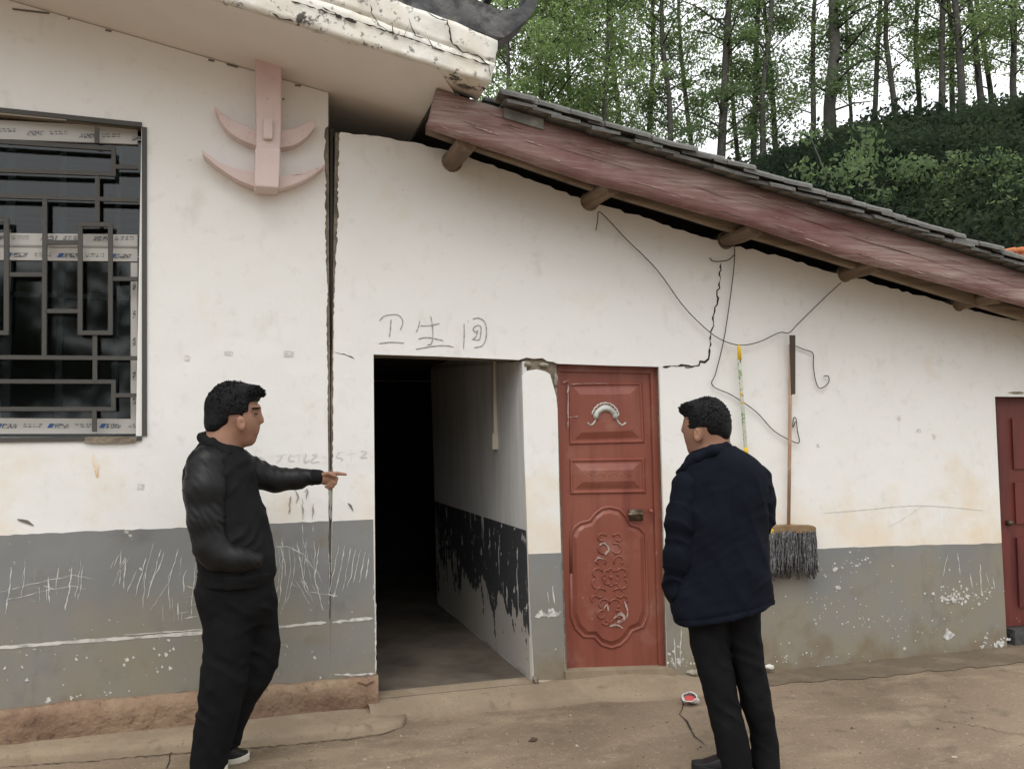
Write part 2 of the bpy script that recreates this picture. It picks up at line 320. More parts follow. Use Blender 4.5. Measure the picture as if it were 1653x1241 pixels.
def rough_box(name, fn, nx, ny, nz, amp, freq, material, parent):
    """a subdivided block; fn maps (u,v,w) in 0..1 to a point, then it is worn by noise"""
    idx = {}; vs = []; fs = []
    def V(i, j, k):
        if (i, j, k) not in idx: idx[(i, j, k)] = len(vs); vs.append(fn(i/nx, j/ny, k/nz))
        return idx[(i, j, k)]
    for i in range(nx):
        for j in range(ny):
            fs.append((V(i, j, 0), V(i, j+1, 0), V(i+1, j+1, 0), V(i+1, j, 0))); fs.append((V(i, j, nz), V(i+1, j, nz), V(i+1, j+1, nz), V(i, j+1, nz)))
    for i in range(nx):
        for k in range(nz):
            fs.append((V(i, 0, k), V(i+1, 0, k), V(i+1, 0, k+1), V(i, 0, k+1))); fs.append((V(i, ny, k), V(i, ny, k+1), V(i+1, ny, k+1), V(i+1, ny, k)))
    for j in range(ny):
        for k in range(nz):
            fs.append((V(0, j, k), V(0, j, k+1), V(0, j+1, k+1), V(0, j+1, k))); fs.append((V(nx, j, k), V(nx, j+1, k), V(nx, j+1, k+1), V(nx, j, k+1)))
    a = np.array([tuple(v) for v in vs]); q = a*freq
    dsp = np.stack([vnoise(q, 1)+.5*vnoise(q*2.3, 4), vnoise(q, 2)+.5*vnoise(q*2.3, 5), vnoise(q, 3)+.5*vnoise(q*2.3, 6)], -1)*amp
    return obj(name, a+dsp, fs, material, parent, True)

# ------------------------------------------------------------------ the ground
def zg(): return 0.0
g = MB(); S = 500
g.add([(-S, -S, 0), (S, -S, 0), (S, S, 0), (-S, S, 0)], [(0, 1, 2, 3)])
tag(g.build('ground', concrete), kind='structure')

# doorstep strip in front of the doorway: slopes from the doors down to the yard
front = [(600, 1160), (655, 1152), (720, 1146), (800, 1138), (880, 1132), (940, 1127), (960, 1122), (1000, 1124), (1060, 1120), (1130, 1114), (1170, 1109), (1205, 1100), (1225, 1092)]
rows = []
F = dens(front, 16, 1.2, 3)
for i, (x, y) in enumerate(F):
    p = G(x, y, .03); t = max(0, min(1, (x-1050)/130)); t2 = max(0, min(1, (x-1170)/50))
    lip = .034*(1-t)+.010*t*(1-t2)+.006*t2
    zb = .085*(1-t)+.020*t*(1-t2)+.006*t2
    wv = .004*math.sin(i*1.7)
    rows.append([Vector((p.x, .12, zb)), Vector((p.x, -.02, zb)), Vector((p.x, p.y*.55, zb*.65+lip*.35+wv*.3)), Vector((p.x, p.y+.02, lip+.002)), Vector((p.x, p.y-.006, lip*.6)), Vector((p.x, p.y-.012+wv, -.03))])
v, f = [], []
for r_ in rows: v += r_
for i in range(len(rows)-1):
    for j in range(5): f.append((i*6+j, i*6+j+1, (i+1)*6+j+1, (i+1)*6+j))
tag(obj('doorstep', v, f, step_m, None, True), kind='structure')

lo_ = dens([(1180, 1112), (1240, 1106), (1330, 1097), (1420, 1092), (1500, 1083), (1580, 1076), (1680, 1064)], 12, 2.2, 41); up_ = [(1700, 1030), (1180, 1080)]
dm = MB().add([G(x, y, .004) for x, y in lo_+up_], [tuple(range(len(lo_)+2))])
tag(dm.build('damp_strip', mat('damp_concrete', (.135, .105, .072), .7, [dict(col=(.20, .155, .105), scale=4, lo=.48, hi=.68), dict(col=(.07, .055, .04), scale=30, lo=.58, hi=.72, fac=.7)], [(30, .4, .006)]), None, fix=False), kind='structure')
# ground cracks and litter marks
cr = MB()
for line, w in [([(1100, 1120), (1102, 1135), (1098, 1152), (1108, 1165), (1118, 1180), (1126, 1193), (1138, 1202)], .008), ([(268, 1241), (275, 1218), (282, 1190)], .004), ([(1510, 1160), (1570, 1170), (1653, 1186)], .003)]:
    cr.ribbon([G(x, y, .004) for x, y in dens(line, 6, 1.6, 5)], w, (0, 0, 1), .6)
for line, w in [([(640, 1153.5), (700, 1149), (800, 1141), (880, 1135), (935, 1130.5)], .010), ([(945, 1127), (990, 1127), (1060, 1123), (1120, 1117)], .006)]:
    cr.ribbon([G(x, y, .006)+Vector((0, -.008, 0)) for x, y in dens(line, 8, .9, 6)], w, (0, 0, 1), .6)
tag(cr.build('pavement_crack', crack_m, None, fix=False), kind='structure')

pb_ = MB(); rg = random.Random(8)
for i in range(1100):
    x, y = rg.uniform(-20, 1680), 1085+rg.random()**.7*165
    if y < 1175-.05*x and x < 1100: continue
    p = G(x, y, 0); r0 = rg.choice([.002, .003, .003, .004, .006, .009])*rg.uniform(.7, 1.3)
    if p.y > -.36: continue
    q_ = [p+Vector((math.cos(a)*r0*rg.uniform(.7, 1.3), math.sin(a)*r0*rg.uniform(.7, 1.3), 0)) for a in (0, 1.26, 2.5, 3.77, 5.0)]
    pb_.add(q_+[p+Vector((rg.uniform(-.3, .3)*r0, 0, r0*.8))], [(k, (k+1) % 5, 5) for k in range(5)])
tag(pb_.build('grit', mat('grit', (.22, .175, .125), .9, [dict(col=(.42, .38, .32), scale=3, lo=.58, hi=.64), dict(col=(.08, .06, .045), scale=4, lo=.52, hi=.6)])), 'loose grit scattered over the concrete yard', 'grit', None, 'stuff')
# ------------------------------------------------------------------ main house (left)
XL = -4.4
corner_top = W(530, 152)
house = empty('main_house', (XL/2, 0, 0), 'whitewashed house with lattice window and peeling upturned eave, left of the long crack', 'house')
def soff(X):                              # underside of the roof slab along the gable
    a, b = W(80, 22), W(530, 152); return a.z+(b.z-a.z)*(X-a.x)/(b.x-a.x)
# window opening
wr_t, wr_b = W(229, 205), W(229, 704)
wtz, wbz, wrx = wr_t.z-.005, wr_b.z, wr_t.x
wlx = wrx-1.62
crackL = [(530, 152), (530, 203), (525, 207), (524, 250), (526, 290), (525, 320), (526, 350), (525.5, 390), (527, 430), (529, 470), (527, 520), (529, 600), (529, 680), (530, 750), (530.5, 838), (531, 900), (532, 985), (532.4, 1092)]
cl = dens(crackL[2:9], 5, 1.6, 8)[:-1]+dens(crackL[8:13], 5, .9, 18); cl = list(crackL[:2])+cl+dens(crackL[13:], 12, .5, 9)
TH = .016
outer = [Vector((XL, -TH, soff(XL)))]+[W(x, y, -TH) for x, y in cl]
outer[1].z = soff(outer[1].x)
outer += [Vector((outer[-1].x, -TH, .19)), Vector((XL, -TH, .19))]
hole = [Vector((wlx, -TH, wtz)), Vector((wlx, -TH, wbz)), Vector((wrx, -TH, wbz)), Vector((wrx, -TH, wtz))]
def sheet(name, loops, th, material, parent):
    allv = [p for l in loops for p in l]; n = len(allv); tris = tessellate_polygon(loops)
    vs = allv+[p+Vector((0, th, 0)) for p in allv]; fs = [tuple(t) for t in tris]+[tuple(n+i for i in reversed(t)) for t in tris]
    b = 0
    for l in loops:
        k = len(l); fs += [(b+i, b+(i+1) % k, n+b+(i+1) % k, n+b+i) for i in range(k)]; b += k
    mb = MB(); mb.add(vs, fs); return mb.build(name, material, parent)
hwall = sheet('wall', [outer, hole], TH, plaster, house)
# masonry behind the plaster, with the true edge of the gap
ccl = [(530, 152), (530, 204), (530, 210), (531, 300), (531, 400), (531.5, 470), (532.5, 560), (533, 640), (533.2, 760), (533.4, 985), (533.6, 1092)]
co = [Vector((XL, 0, soff(XL)))]+[W(x, y, 0) for x, y in ccl]; co[1].z = soff(co[1].x)
co += [Vector((co[-1].x, 0, .19)), Vector((XL, 0, .19))]
ch = [Vector((wlx-.002, 0, wtz+.002)), Vector((wlx-.002, 0, wbz-.002)), Vector((wrx+.002, 0, wbz-.002)), Vector((wrx+.002, 0, wtz+.002))]
sheet('masonry', [co, ch], .22, mortar, house)
# side and back walls so that the rooms stay dark
xr = co[3].x
MB().box((xr-.24, .222, .19), (xr-.006, 5.0, 3.38)).build('side_wall', plaster, house)
MB().box((XL, 4.8, .19), (xr-.25, 5.0, 3.4)).build('back_wall', plaster, house)
MB().box((XL, .222, .19), (XL+.2, 4.79, 4.0)).build('side_wall', plaster, house)
MB().box((XL+.21, .222, .12), (xr-.25, 4.79, .2)).build('room_floor', concrete_dark, house)
MB().box((XL+.21, .23, 3.22), (xr-.25, 4.79, 3.26)).build('room_ceiling', inner_plaster, house)

# dado of the house, running on to the doorway
dl = [W(x, y, -TH-.003) for x, y in [(600, 838), (602, 920), (605, 1000), (607, 1088)]]
dtop = [W(x, y, -TH-.003) for x, y in dens([(0, 864), (150, 857), (300, 851), (527, 841)], 12, .9, 2)]
left_top = Vector((XL, -TH-.003, dtop[0].z-.02))
hd_lo = [W(x, y, -TH-.003) for x, y in [(533.2, 985), (533.5, 1088)]]
hd = MB().prism([left_top]+dtop+[W(530.5, 841, -TH-.003)]+[W(531, 900, -TH-.003)]+hd_lo[:1]+[Vector((hd_lo[-1].x, -TH-.003, .2)), Vector((XL, -TH-.003, .2))], (0, .0028, 0)).build('dado', dado_m, hwall)
# plinth and rounded apron
pe = W(612, 1092, -.06).x
def plfn(u, v, w):
    x = XL+(pe-XL)*(1-(1-u)**2.2); y = -.075+(.05)*v*1.4+(.01*(1-w)); z = .0+w*(.222-.012*u)
    if v > .99: y = .06
    e = max(0, (u-.985)/.015); x -= .03*e*(1-w)*.3
    if w > .9 and v < .01: y += .02
    return Vector((x, y, z))
rough_box('plinth', plfn, 90, 2, 5, .012, 9, plinth_m, house)
ap = []
af = [(-1100, 1310), (-500, 1277), (0, 1236), (150, 1226), (300, 1213), (450, 1202), (560, 1191), (620, 1182), (648, 1172), (656, 1162), (650, 1153), (630, 1148)]
A = dens(af, 22, .8, 11)
v, f = [], []
for i, (x, y) in enumerate(A):
    p = G(x, y, 0); endt = max(0, min(1, (x-560)/90)); bx = min(p.x, pe+.02); hz = .055*(1-.45*endt)
    w_ = .004*math.sin(i*2.1)
    v += [Vector((bx, -.03, hz+.006)), Vector((bx*.6+p.x*.4, -.03+(p.y+.03)*.55, hz+w_*.4)), Vector((p.x, p.y*.93, hz*.86)), Vector((p.x, p.y*.985+w_*.3, hz*.5)), Vector((p.x, p.y+w_*.5, -.02))]
for i in range(len(A)-1):
    for j in range(4): f.append((i*5+j, i*5+j+1, (i+1)*5+j+1, (i+1)*5+j))
tag(obj('apron', v, f, step_m, None, True), kind='structure')
cr = MB().ribbon([G(x, y+1.2, .004) for x, y in dens([(0, 1236), (150, 1226), (300, 1213), (450, 1202), (560, 1191), (620, 1182), (650, 1171), (656, 1163)], 7, 1.1, 6)], .0055, (0, 0, 1), .6)
tag(cr.build('apron_joint', crack_m, None, fix=False), kind='structure')

# roof slab: soffit, verge band, dark broken end, ridge with upturned tail
OV = -.64
def yv(X): return X
xe_s = W(704, 112, OV).x; xe_v = W(792, 132, OV).x
sl_k = (soff(1)-soff(0))
vb = W(360, 3, OV); vb2 = W(790, 134, OV)      # lower verge edge
def verge(X): return vb.z+(vb2.z-vb.z)*(X-vb.x)/(vb2.x-vb.x)
sof = MB(); SOFK = soff(0)-soff(1)
vv = []; NX = 30
for i in range(NX+1):
    X = XL+(xe_s-XL)*i/NX
    for j, Y in enumerate((OV+.02, -.3, -.05, .6, 1.6, 4.9)):
        k = min(1, max(0, (Y-OV)/(-OV))); z = verge(X)*(1-k)+soff(X)*k+.002
        vv.append(Vector((X+.24*max(0, min(1, (Y-OV)/.34))*max(0, (i-NX+3)/3), Y, z-(.24*SOFK*max(0, min(1, (Y-OV)/.34))*max(0, (i-NX+3)/3)))))
ff = [(i*6+j, (i+1)*6+j, (i+1)*6+j+1, i*6+j+1) for i in range(NX) for j in range(5)]
sof.add(vv, ff); n0 = len(vv)
sof.add([p+Vector((0, 0, .03)) for p in vv], [tuple(reversed(q)) for q in ff])
slab = MB()
eave = sof.build('eave_soffit', soffit_m, house)
MB().hexa([(xe_s+.002, OV+.05, verge(xe_s)+.05), (xe_v-.03, OV+.05, verge(xe_v)+.035), (xe_v-.03, 4.9, soff(xe_v)+.03), (xe_s+.002, 4.9, soff(xe_s)+.05),
           (xe_s+.002, OV+.05, verge(xe_s)+.14), (xe_v-.03, OV+.05, verge(xe_v)+.13), (xe_v-.03, 4.9, soff(xe_v)+.13), (xe_s+.002, 4.9, soff(xe_s)+.14)]).build('broken_concrete_end', concrete_dark, house)
MB().hexa([(XL, OV+.06, verge(XL)+.04), (xe_s, OV+.06, verge(xe_s)+.04), (xe_s, 4.9, soff(xe_s)+.04), (XL, 4.9, soff(XL)+.04),
           (XL, OV+.06, verge(XL)+.2), (xe_s, OV+.06, verge(xe_s)+.2), (xe_s, 4.9, soff(xe_s)+.2), (XL, 4.9, soff(XL)+.2)]).build('roof_slab', concrete_dark, house)
# two worn courses of the verge band
def vband(name, top, bot, y, amp):
    def fn(u, v, w):
        t = u; xt = (top[0][0]+(top[1][0]-top[0][0])*t, top[0][1]+(top[1][1]-top[0][1])*t)
        xb = (bot[0][0]+(bot[1][0]-bot[0][0])*t, bot[0][1]+(bot[1][1]-bot[0][1])*t)
        p = W(xb[0]+(xt[0]-xb[0])*w, xb[1]+(xt[1]-xb[1])*w, y); return p+Vector((0, .24*v, 0))
    return rough_box(name, fn, 90, 2, 5, amp, 14, verge_m, house)
vband('verge_course', [(-700, -450), (800, 104)], [(-700, -322), (791, 134)], OV, .006)
vband('verge_course', [(-700, -530), (803, 64)], [(-700, -452), (801, 102)], OV+.012, .007)
vc = MB()
for k, (l, w_) in enumerate([([(470, 2), (560, 30), (640, 55), (720, 84), (792, 106)], .010), ([(722, 32), (726, 52), (730, 72), (748, 84), (775, 92), (790, 108), (792, 122)], .012), ([(598, 8), (600, 22), (612, 42), (634, 55), (640, 62)], .008), ([(520, 12), (540, 22), (552, 30)], .02), ([(556, 30), (576, 38)], .022), ([(660, 30), (664, 45), (672, 58), (690, 66)], .007), ([(690, 62), (700, 78), (712, 82)], .006), ([(634, 40), (634, 60)], .006), ([(660, 40), (652, 62)], .006), ([(440, 22), (452, 30), (475, 36)], .012), ([(505, 52), (520, 56)], .016), ([(690, 20), (704, 30), (722, 34)], .008)]):
    vc.ribbon([W(x, y, OV-.0085) for x, y in dens(l, 6, 1.4, k)], w_*.55, jit=.8)
vcr = vc.build('verge_crack', crack_m, house, fix=False); vcr['kind'] = 'stuff'
tail_lo = [(180, -163), (400, -84), (625, 0), (726, 34), (770, 49), (801, 60), (812, 61), (826, 53), (840, 41), (854, 29), (863, 18), (869, 2), (868, -14), (862, -26)]
tail_up = [(856, -22), (857, -8), (850, 4), (838, 12), (822, 16), (806, 16), (790, 10), (765, -2), (700, -26), (625, -55), (400, -140), (180, -222)]
loop = [W(x, y, OV+.03) for x, y in dens(tail_lo, 12, .8, 1)+dens(tail_up, 12, 1.6, 2)]
ridge = MB().prism(loop, (0, .2, 0)).build('upturned_ridge', slate, house)
for i in range(26):                      # cover tiles sitting across the ridge
    t = i/25; x = 300+t*490; y = (-160+ (x-300)*.33)-8+ (x-300)*.02
    p = W(x, y+2, OV+.13)
    a = [p+Vector((math.cos(w)*.0+.0, math.cos(w)*.12, math.sin(w)*.035)) for w in [math.pi*k/6 for k in range(7)]]
    MB().tube(a, .022, 5).build('ridge_tile', slate, ridge, True)

# window: iron lattice over taped plastic frame and glass
win = MB(); bw = .011
def bar(pts, name='lattice_bar', y=-.012, w=.013, parent=None, th=.02):
    P = [W(px, py, y) for px, py in pts]; a, b = P
    t = (b-a).normalized(); c = t.cross(Vector((0, -1, 0)))*w
    return MB().prism([a+c, b+c, b-c, a-c], (0, th, 0)).build(name, iron_m, parent)
fz = [W(0, 195, -.02), W(225, 208.5, -.02)]
wparts = MB()
wx0 = wlx+.01
fr_out = [Vector((wx0, -.025, wtz+.012)), W(229, 205, -.025), W(229, 703.5, -.025), Vector((wx0, -.025, wbz-.005))]
window = MB()
for a, b in zip(fr_out, fr_out[1:]+fr_out[:1]):
    t = (b-a).normalized(); c = t.cross(Vector((0, -1, 0)))*-.024
    window.prism([a, b, b+c, a+c], (0, .03, 0))
window = window.build('window', iron_m, house)
window['label'] = 'dark iron lattice window with taped white plastic frame behind'
L0 = -330
bars = [((156, 206), (156, 231)), ((157, 284), (157, 358)), ((72, 319), (71, 575)), ((153, 537), (153, 615)), ((152, 660), (152, 697)),
        ((L0, 207), (183, 240)), ((L0, 262), (183, 281)), ((183, 238), (183, 284)), ((183, 269), (222, 270)), ((L0, 305), (222, 323)), ((74, 391), (130, 391)),
        ((10, 443), (70, 443)), ((74, 502), (130, 502)), ((178, 450), (222, 450)), ((L0, 574), (222, 578)), ((L0, 614), (183, 616)), ((183, 613), (183, 663)),
        ((L0, 660), (183, 660)), ((185, 638), (222, 638)), ((-60, 443), (-20, 443)), ((-90, 300), (-90, 574)), ((-180, 319), (-180, 575)), ((-160, 390), (-90, 391))]
for k, (a, b) in enumerate(bars): bar([a, b], parent=window, y=-.012-.0006*(k % 5), w=.0105)
for bx in ((129, 178), (-30, 10), (-150, -110)):
    x0, x1 = bx; y0, y1 = (362, 537) if x0 > 0 else (355, 537)
    for k, (a, b) in enumerate((((x0, y0-3), (x0, y1+3)), ((x1, y0-3), (x1, y1+3)), ((x0-3, y0), (x1+3, y0)), ((x0-3, y1), (x1+3, y1)))): bar([a, b], parent=window, y=-.018-.001*k, w=.011)
def strip(pts, y, name='plastic_frame', material=pvc_m, th=.03, parent=window):
    return MB().prism([W(px, py, y) for px, py in pts], (0, th, 0)).build(name, material, parent)
strip([(L0, 176), (222, 206), (222, 233), (L0, 212)], .045)
strip([(L0, 372), (222, 379), (222, 422), (L0, 416)], .047)
strip([(211, 424), (222, 424), (222, 676), (211, 676)], .046)
strip([(L0, 673), (222, 676), (222, 700), (L0, 700)], .045)
strip([(L0, 392), (222, 397), (222, 400), (L0, 395)], .043, 'plastic_seam', mat('seam_grey', (.30, .29, .27), .6), .003)
pr = MB(); pb = MB(); rr = random.Random(12)
def mark(x, y, y_pl, blue):
    q = lambda *p: [W(a, b, y_pl) for a, b in p]
    if blue: pb.add(q((x, y+3.5), (x+4, y-3.5), (x+12, y-3.5), (x+8, y+3.5)), [(0, 1, 2, 3)])
    pr.add(q((x+9, y+4), (x+13, y-3.5), (x+37, y-3.2), (x+34, y+4)), [(0, 1, 2, 3)])
    for k in range(4):
        for l in (-2.2, 1.6):
            u = x+46+k*8+rr.uniform(-1, 1); pr.add(q((u, y+l+1), (u, y+l-1), (u+rr.uniform(4, 7), y+l-1), (u+6, y+l+1)), [(0, 1, 2, 3)])
for x in range(-320, 190, 84):
    mark(x+18, 218+(x*.052)-4, .0435, False); mark(x+40, 384+x*.008, .0455, False); mark(x-8, 411+x*.012, .0455, True); mark(x+60, 687, .0435, True)
for y in (455, 500, 545, 600, 640):
    pr.add([W(a, b, .0445) for a, b in ((214, y+14), (214, y), (219, y), (219, y+12))], [(0, 1, 2, 3)])
pr.build('tape_print', ink_m, window, fix=False)['kind'] = 'stuff'; pb.build('tape_print', blue_m, window, fix=False)['kind'] = 'stuff'
MB().box((wx0, .062, wbz), (wrx, .068, wtz)).build('pane', gl, window)
for xs, w_ in (((20, 20), .02), ((103, 103), .016), ((193, 193), .014)):
    P = [W(xs[0], 235, .10), W(xs[1], 690, .10)]
    MB().box((P[0].x-w_, .10, wbz), (P[0].x+w_, .13, wtz)).build('inner_mullion', mat('grey_mullion', (.14, .14, .14), .6), window)
MB().box((wx0, .10, W(20, 478, .1).z), (wrx, .128, W(20, 470, .1).z)).build('inner_mullion', MATS['grey_mullion'], window)
strip([(137, 704.5), (222, 704.5), (219, 714), (200, 715), (160, 716), (136, 714)], -.03, 'sill_mortar', mortar, .03, house)
# rust streak, rubbed patches, bird-like smudges on the house wall
mk = MB()
mk.ribbon([W(x, y, -TH-.002) for x, y in [(150, 732), (152, 740), (155, 752), (157, 770)]], .022, jit=.3); mk.build('rust_streak', stain_m, hwall, fix=False)
mk = MB()
for x, y, l in [(298, 578, 8), (362, 570, 14), (458, 571, 16), (345, 778, 6), (222, 785, 10)]:
    mk.ribbon([W(x, y, -TH-.002), W(x+l*.5, y, -TH-.002), W(x+l, y+1, -TH-.002)], .028, jit=.3, taper=False)
mk.build('smudge', faint_m, hwall, fix=False)['kind'] = 'stuff'
mk = MB()
for p in ([(28, 838), (36, 840), (44, 842), (54, 848)], [(562, 812), (566, 816), (570, 824)], ):
    mk.ribbon([W(x, y, -TH-.004) for x, y in p], .014, jit=.2)
for p in ([(20, 15), (80, 22)], [(110, 30), (112, 32)], [(170, 49), (180, 51)], [(336, 97), (346, 99)], [(366, 104), (384, 109)], [(476, 138), (486, 139)], [(456, 160), (459, 161)]):
    mk.ribbon([W(x, y, -TH-.004) for x, y in p], .010, taper=False)
mk.build('soot_mark', mat('soot', (.16, .145, .12), .95), hwall, fix=False)['kind'] = 'stuff'

# scratches on the dado
sc = MB()
SCR = [[(18, 915), (16, 945), (8, 990)], [(40, 915), (38, 950)], [(0, 955), (60, 940), (120, 928), (150, 934)], [(78, 930), (80, 972)], [(70, 945), (86, 950)], [(116, 915), (112, 950), (105, 985)], [(203, 900), (182, 946)], [(203, 900), (200, 950)],
       [(260, 886), (248, 930), (238, 965)], [(236, 920), (230, 982)], [(288, 885), (272, 940), (242, 985)], [(284, 905), (272, 930), (274, 985)], [(318, 895), (312, 950), (308, 995)], [(300, 945), (318, 950)], [(296, 965), (322, 958)], [(298, 998), (322, 994)], [(287, 972), (288, 1000)],
       [(455, 868), (457, 900), (452, 960), (446, 985)], [(444, 882), (466, 882), (490, 895), (508, 920)], [(466, 884), (470, 920), (460, 970), (452, 992)], [(515, 876), (508, 935), (522, 985)], [(495, 868), (490, 935), (505, 970)], [(480, 880), (492, 950)],
       [(476, 935), (494, 965)], [(484, 930), (498, 960)], [(470, 940), (482, 948)], [(500, 955), (545, 962)], [(548, 875), (540, 915), (530, 960)], [(557, 880), (548, 930), (538, 965)], [(566, 884), (556, 940), (552, 955)], [(574, 886), (566, 930), (560, 948)], [(582, 888), (574, 925), (570, 940)], [(590, 890), (582, 930), (580, 940)], [(596, 892), (590, 935)],
       [(428, 890), (438, 920), (440, 960)], [(488, 845), (489, 870), (492, 885)], [(506, 845), (505, 860)], [(530, 890), (532, 930), (530, 975)], [(526, 905), (536, 910)]]
for k, l in enumerate(SCR):
    sc.ribbon([W(x, y, -TH-.0045) for x, y in dens(l, 7, .9, k)], rnd.uniform(.0022, .0048), jit=.7)
rs_ = random.Random(77)
for k in range(85):
    l = rs_.choice(SCR); dx, dy = rs_.uniform(-26, 26), rs_.uniform(-18, 22); f0 = rs_.uniform(.3, .9); l2 = [(l[0][0]+dx+(x-l[0][0])*f0, l[0][1]+dy+(y-l[0][1])*f0) for x, y in l]
    if all(0 < x < 528 and 870 < y < 1005 for x, y in l2): sc.ribbon([W(x, y, -TH-.0045) for x, y in dens(l2, 7, 1.1, k)], rs_.uniform(.0012, .0032), jit=.8)
sc.build('scratches', scratch_m, hd, fix=False)['kind'] = 'stuff'
sc = MB()
sc.ribbon([W(x, y, -TH-.0045) for x, y in dens([(-600, 1098), (0, 1045), (120, 1035), (340, 1020)], 9, .7, 5)], .016, jit=.35)
sc.ribbon([W(x, y, -TH-.0045) for x, y in dens([(200, 1024), (340, 1015)], 9, .7, 5)], .006, jit=.35)
sc.ribbon([W(x, y, -TH-.0045) for x, y in dens([(440, 1012), (527, 1004)], 9, .7, 5)], .013, jit=.45)
sc.build('scraped_line', mat('bare_white_line', (.62, .60, .55), .9, [dict(col=(.35, .34, .32), scale=14, lo=.5, hi=.7)]), hd, fix=False)
def flake(mb, x, y, r, Y, seed):
    r0 = random.Random(seed); n_ = 11; c = [W(x+math.cos(6.28*i/n_)*r*r0.uniform(.35, 1.5), y+math.sin(6.28*i/n_)*r*r0.uniform(.35, 1.5), Y) for i in range(n_)]
    mb.lay = (getattr(mb, 'lay', 0)+1) % 60; mb.add([p-Vector((0, .00004*mb.lay, 0)) for p in c], [tuple(range(n_))])
fk = MB()
for i in range(90):
    x, y = rnd.uniform(0, 525), rnd.gauss(1060, 45)
    if 1030 < y < 1125: flake(fk, x, y, rnd.choice([1, 1.2, 1.6, 2.4]), -TH-.0045, i)
for x, y, r in [(8, 1078, 3), (36, 1076, 2), (44, 1097, 3), (205, 1064, 4), (201, 1072, 3), (268, 1056, 3), (275, 1078, 3), (262, 1076, 2), (80, 1129, 3), (115, 1126, 3), (124, 1123, 2), (130, 1121, 2), (178, 1117, 2)]: flake(fk, x, y, r, -TH-.0046, int(x))
fk.build('flaked_spots', scratch_m, hd, fix=False)['kind'] = 'stuff'

# hanging bracket of moulded plaster
br = empty('plaster_bracket', (0, 0, 0)); br.parent = house; br.location = -house.location
br['label'] = 'faded pink moulded bracket with four curved horns under the eave'
YF = -.17
def pad(pts, y, back, name, seed=0):
    o = MB().prism([W(px, py, y) for px, py in pts], (0, back, 0)).build(name, pink_m, br)
    md = o.modifiers.new('bevel', 'BEVEL'); md.width = .008; md.segments = 2; md.limit_method = 'ANGLE'; return o
pad([(412, 78), (455, 82), (454, 205), (452, 246), (413, 244), (414, 205)], YF+.012, .15, 'post')
pad([(412, 238), (453, 240), (450, 304), (411, 301)], YF-.008, .16, 'post')
pad([(425, 191), (441, 192), (440, 225), (425, 224)], YF-.012, .024, 'block')
sm2 = lambda pts: [(p.x, p.y) for p in smoothpts([Vector((a, b, 0)) for a, b in pts], 4)]
pad(sm2([(346, 170), (365, 189), (390, 202), (416, 211)])+sm2([(416, 236), (386, 224), (362, 205), (347, 176)]), -.095, .078, 'horn')
pad(sm2([(449, 212), (480, 206), (504, 193), (511, 196)])+sm2([(508, 206), (494, 222), (475, 234), (449, 239)]), -.095, .078, 'horn')
pad(sm2([(326, 242), (358, 264), (388, 274), (414, 278)])+sm2([(414, 302), (382, 289), (350, 268), (328, 249)]), -.105, .088, 'horn')
pad(sm2([(449, 284), (490, 277), (526, 263)])+sm2([(524, 269), (500, 287), (474, 299), (449, 306)]), -.105, .088, 'horn')

# ------------------------------------------------------------------ annex (right)
XR = 7.2
annex = empty('annex', (3.6, 0, 0), 'low whitewashed annex under a sloping tiled roof with red doors, right of the crack', 'annex')
topl = [(545, 213), (600, 220), (650, 228), (700, 237), (722, 243), (760, 255), (820, 277), (880, 298), (940, 322), (1000, 340), (1060, 358), (1150, 388), (1250, 412), (1340, 438), (1430, 462), (1530, 490), (1600, 508), (1653, 519)]
def wtop(X):
    a, b = W(545, 213), W(1653, 519)
    return a.z+(b.z-a.z)*(X-a.x)/(b.x-a.x)
tl = dens(topl, 9, 2.0, 21)
crR = [(549, 214), (547, 260), (545.5, 300), (546, 340), (543.5, 400), (541.5, 440), (539.5, 480), (538.5, 560), (538, 640), (537.5, 700), (537.5, 760), (536, 838), (534.5, 900), (533.6, 985), (533.4, 1092)]
crR = dens(crR[:6], 5, 1.6, 31)[:-1]+dens(crR[5:11], 5, .9, 32)+[(536, 838), (534.5, 900), (533.6, 985), (533.4, 1092)]
def annex_outline(Y, leftedge, top, pier_top):
    P = [W(x, y, Y) for x, y in top]; P += [Vector((XR, Y, wtop(XR))), Vector((XR, Y, -.05))]
    fd1, fd0 = W(1606, 640, Y), W(1622, 1048, Y)
    P += [Vector((fd0.x+.72, Y, -.05)), Vector((fd1.x+.72, Y, fd1.z)), fd1, Vector((fd0.x, Y, -.05))]
    a = [(1080, 1100), (1077, 1080), (1064, 592)]
    P += [Vector((W(1080, 1100, Y).x, Y, -.05))]+[W(x, y, Y) for x, y in a[1:]]
    P += [W(x, y, Y) for x, y in pier_top]
    b1 = W(860, 1098, Y); P += [W(850, 890, Y), b1] if False else []
    return P
def build_face(Y, leftedge, top, lint, pier, th, material, name, parent):
    """wall with a left door opening, the pier as its own piece below a broken lintel"""
    P = [W(x, y, Y) for x, y in top]+[Vector((XR, Y, wtop(XR))), Vector((XR, Y, -.05))]
    fd1, fd0 = W(1606, 640, Y), W(1625, 1045, Y)
    P += [Vector((fd0.x+.74, Y, -.05)), Vector((fd1.x+.74, Y, fd1.z)), fd1, Vector((fd0.x, Y, -.05))]
    P += [Vector((W(1079, 1095, Y).x, Y, -.05)), W(1064, 592, Y)]+[W(x, y, Y) for x, y in lint]+[W(603, 572, Y), W(605, 838, Y), W(607, 1092, Y)]
    P += [Vector((W(607, 1092, Y).x, Y, .19))]
    P += [Vector((W(*leftedge[-1], Y).x, Y, .19))]+[W(x, y, Y) for x, y in reversed(leftedge)]
    mb = MB().prism(P, (0, th, 0))
    mb.prism([W(x, y, Y) for x, y in pier], (0, th, 0))
    return mb.build(name, material, parent)
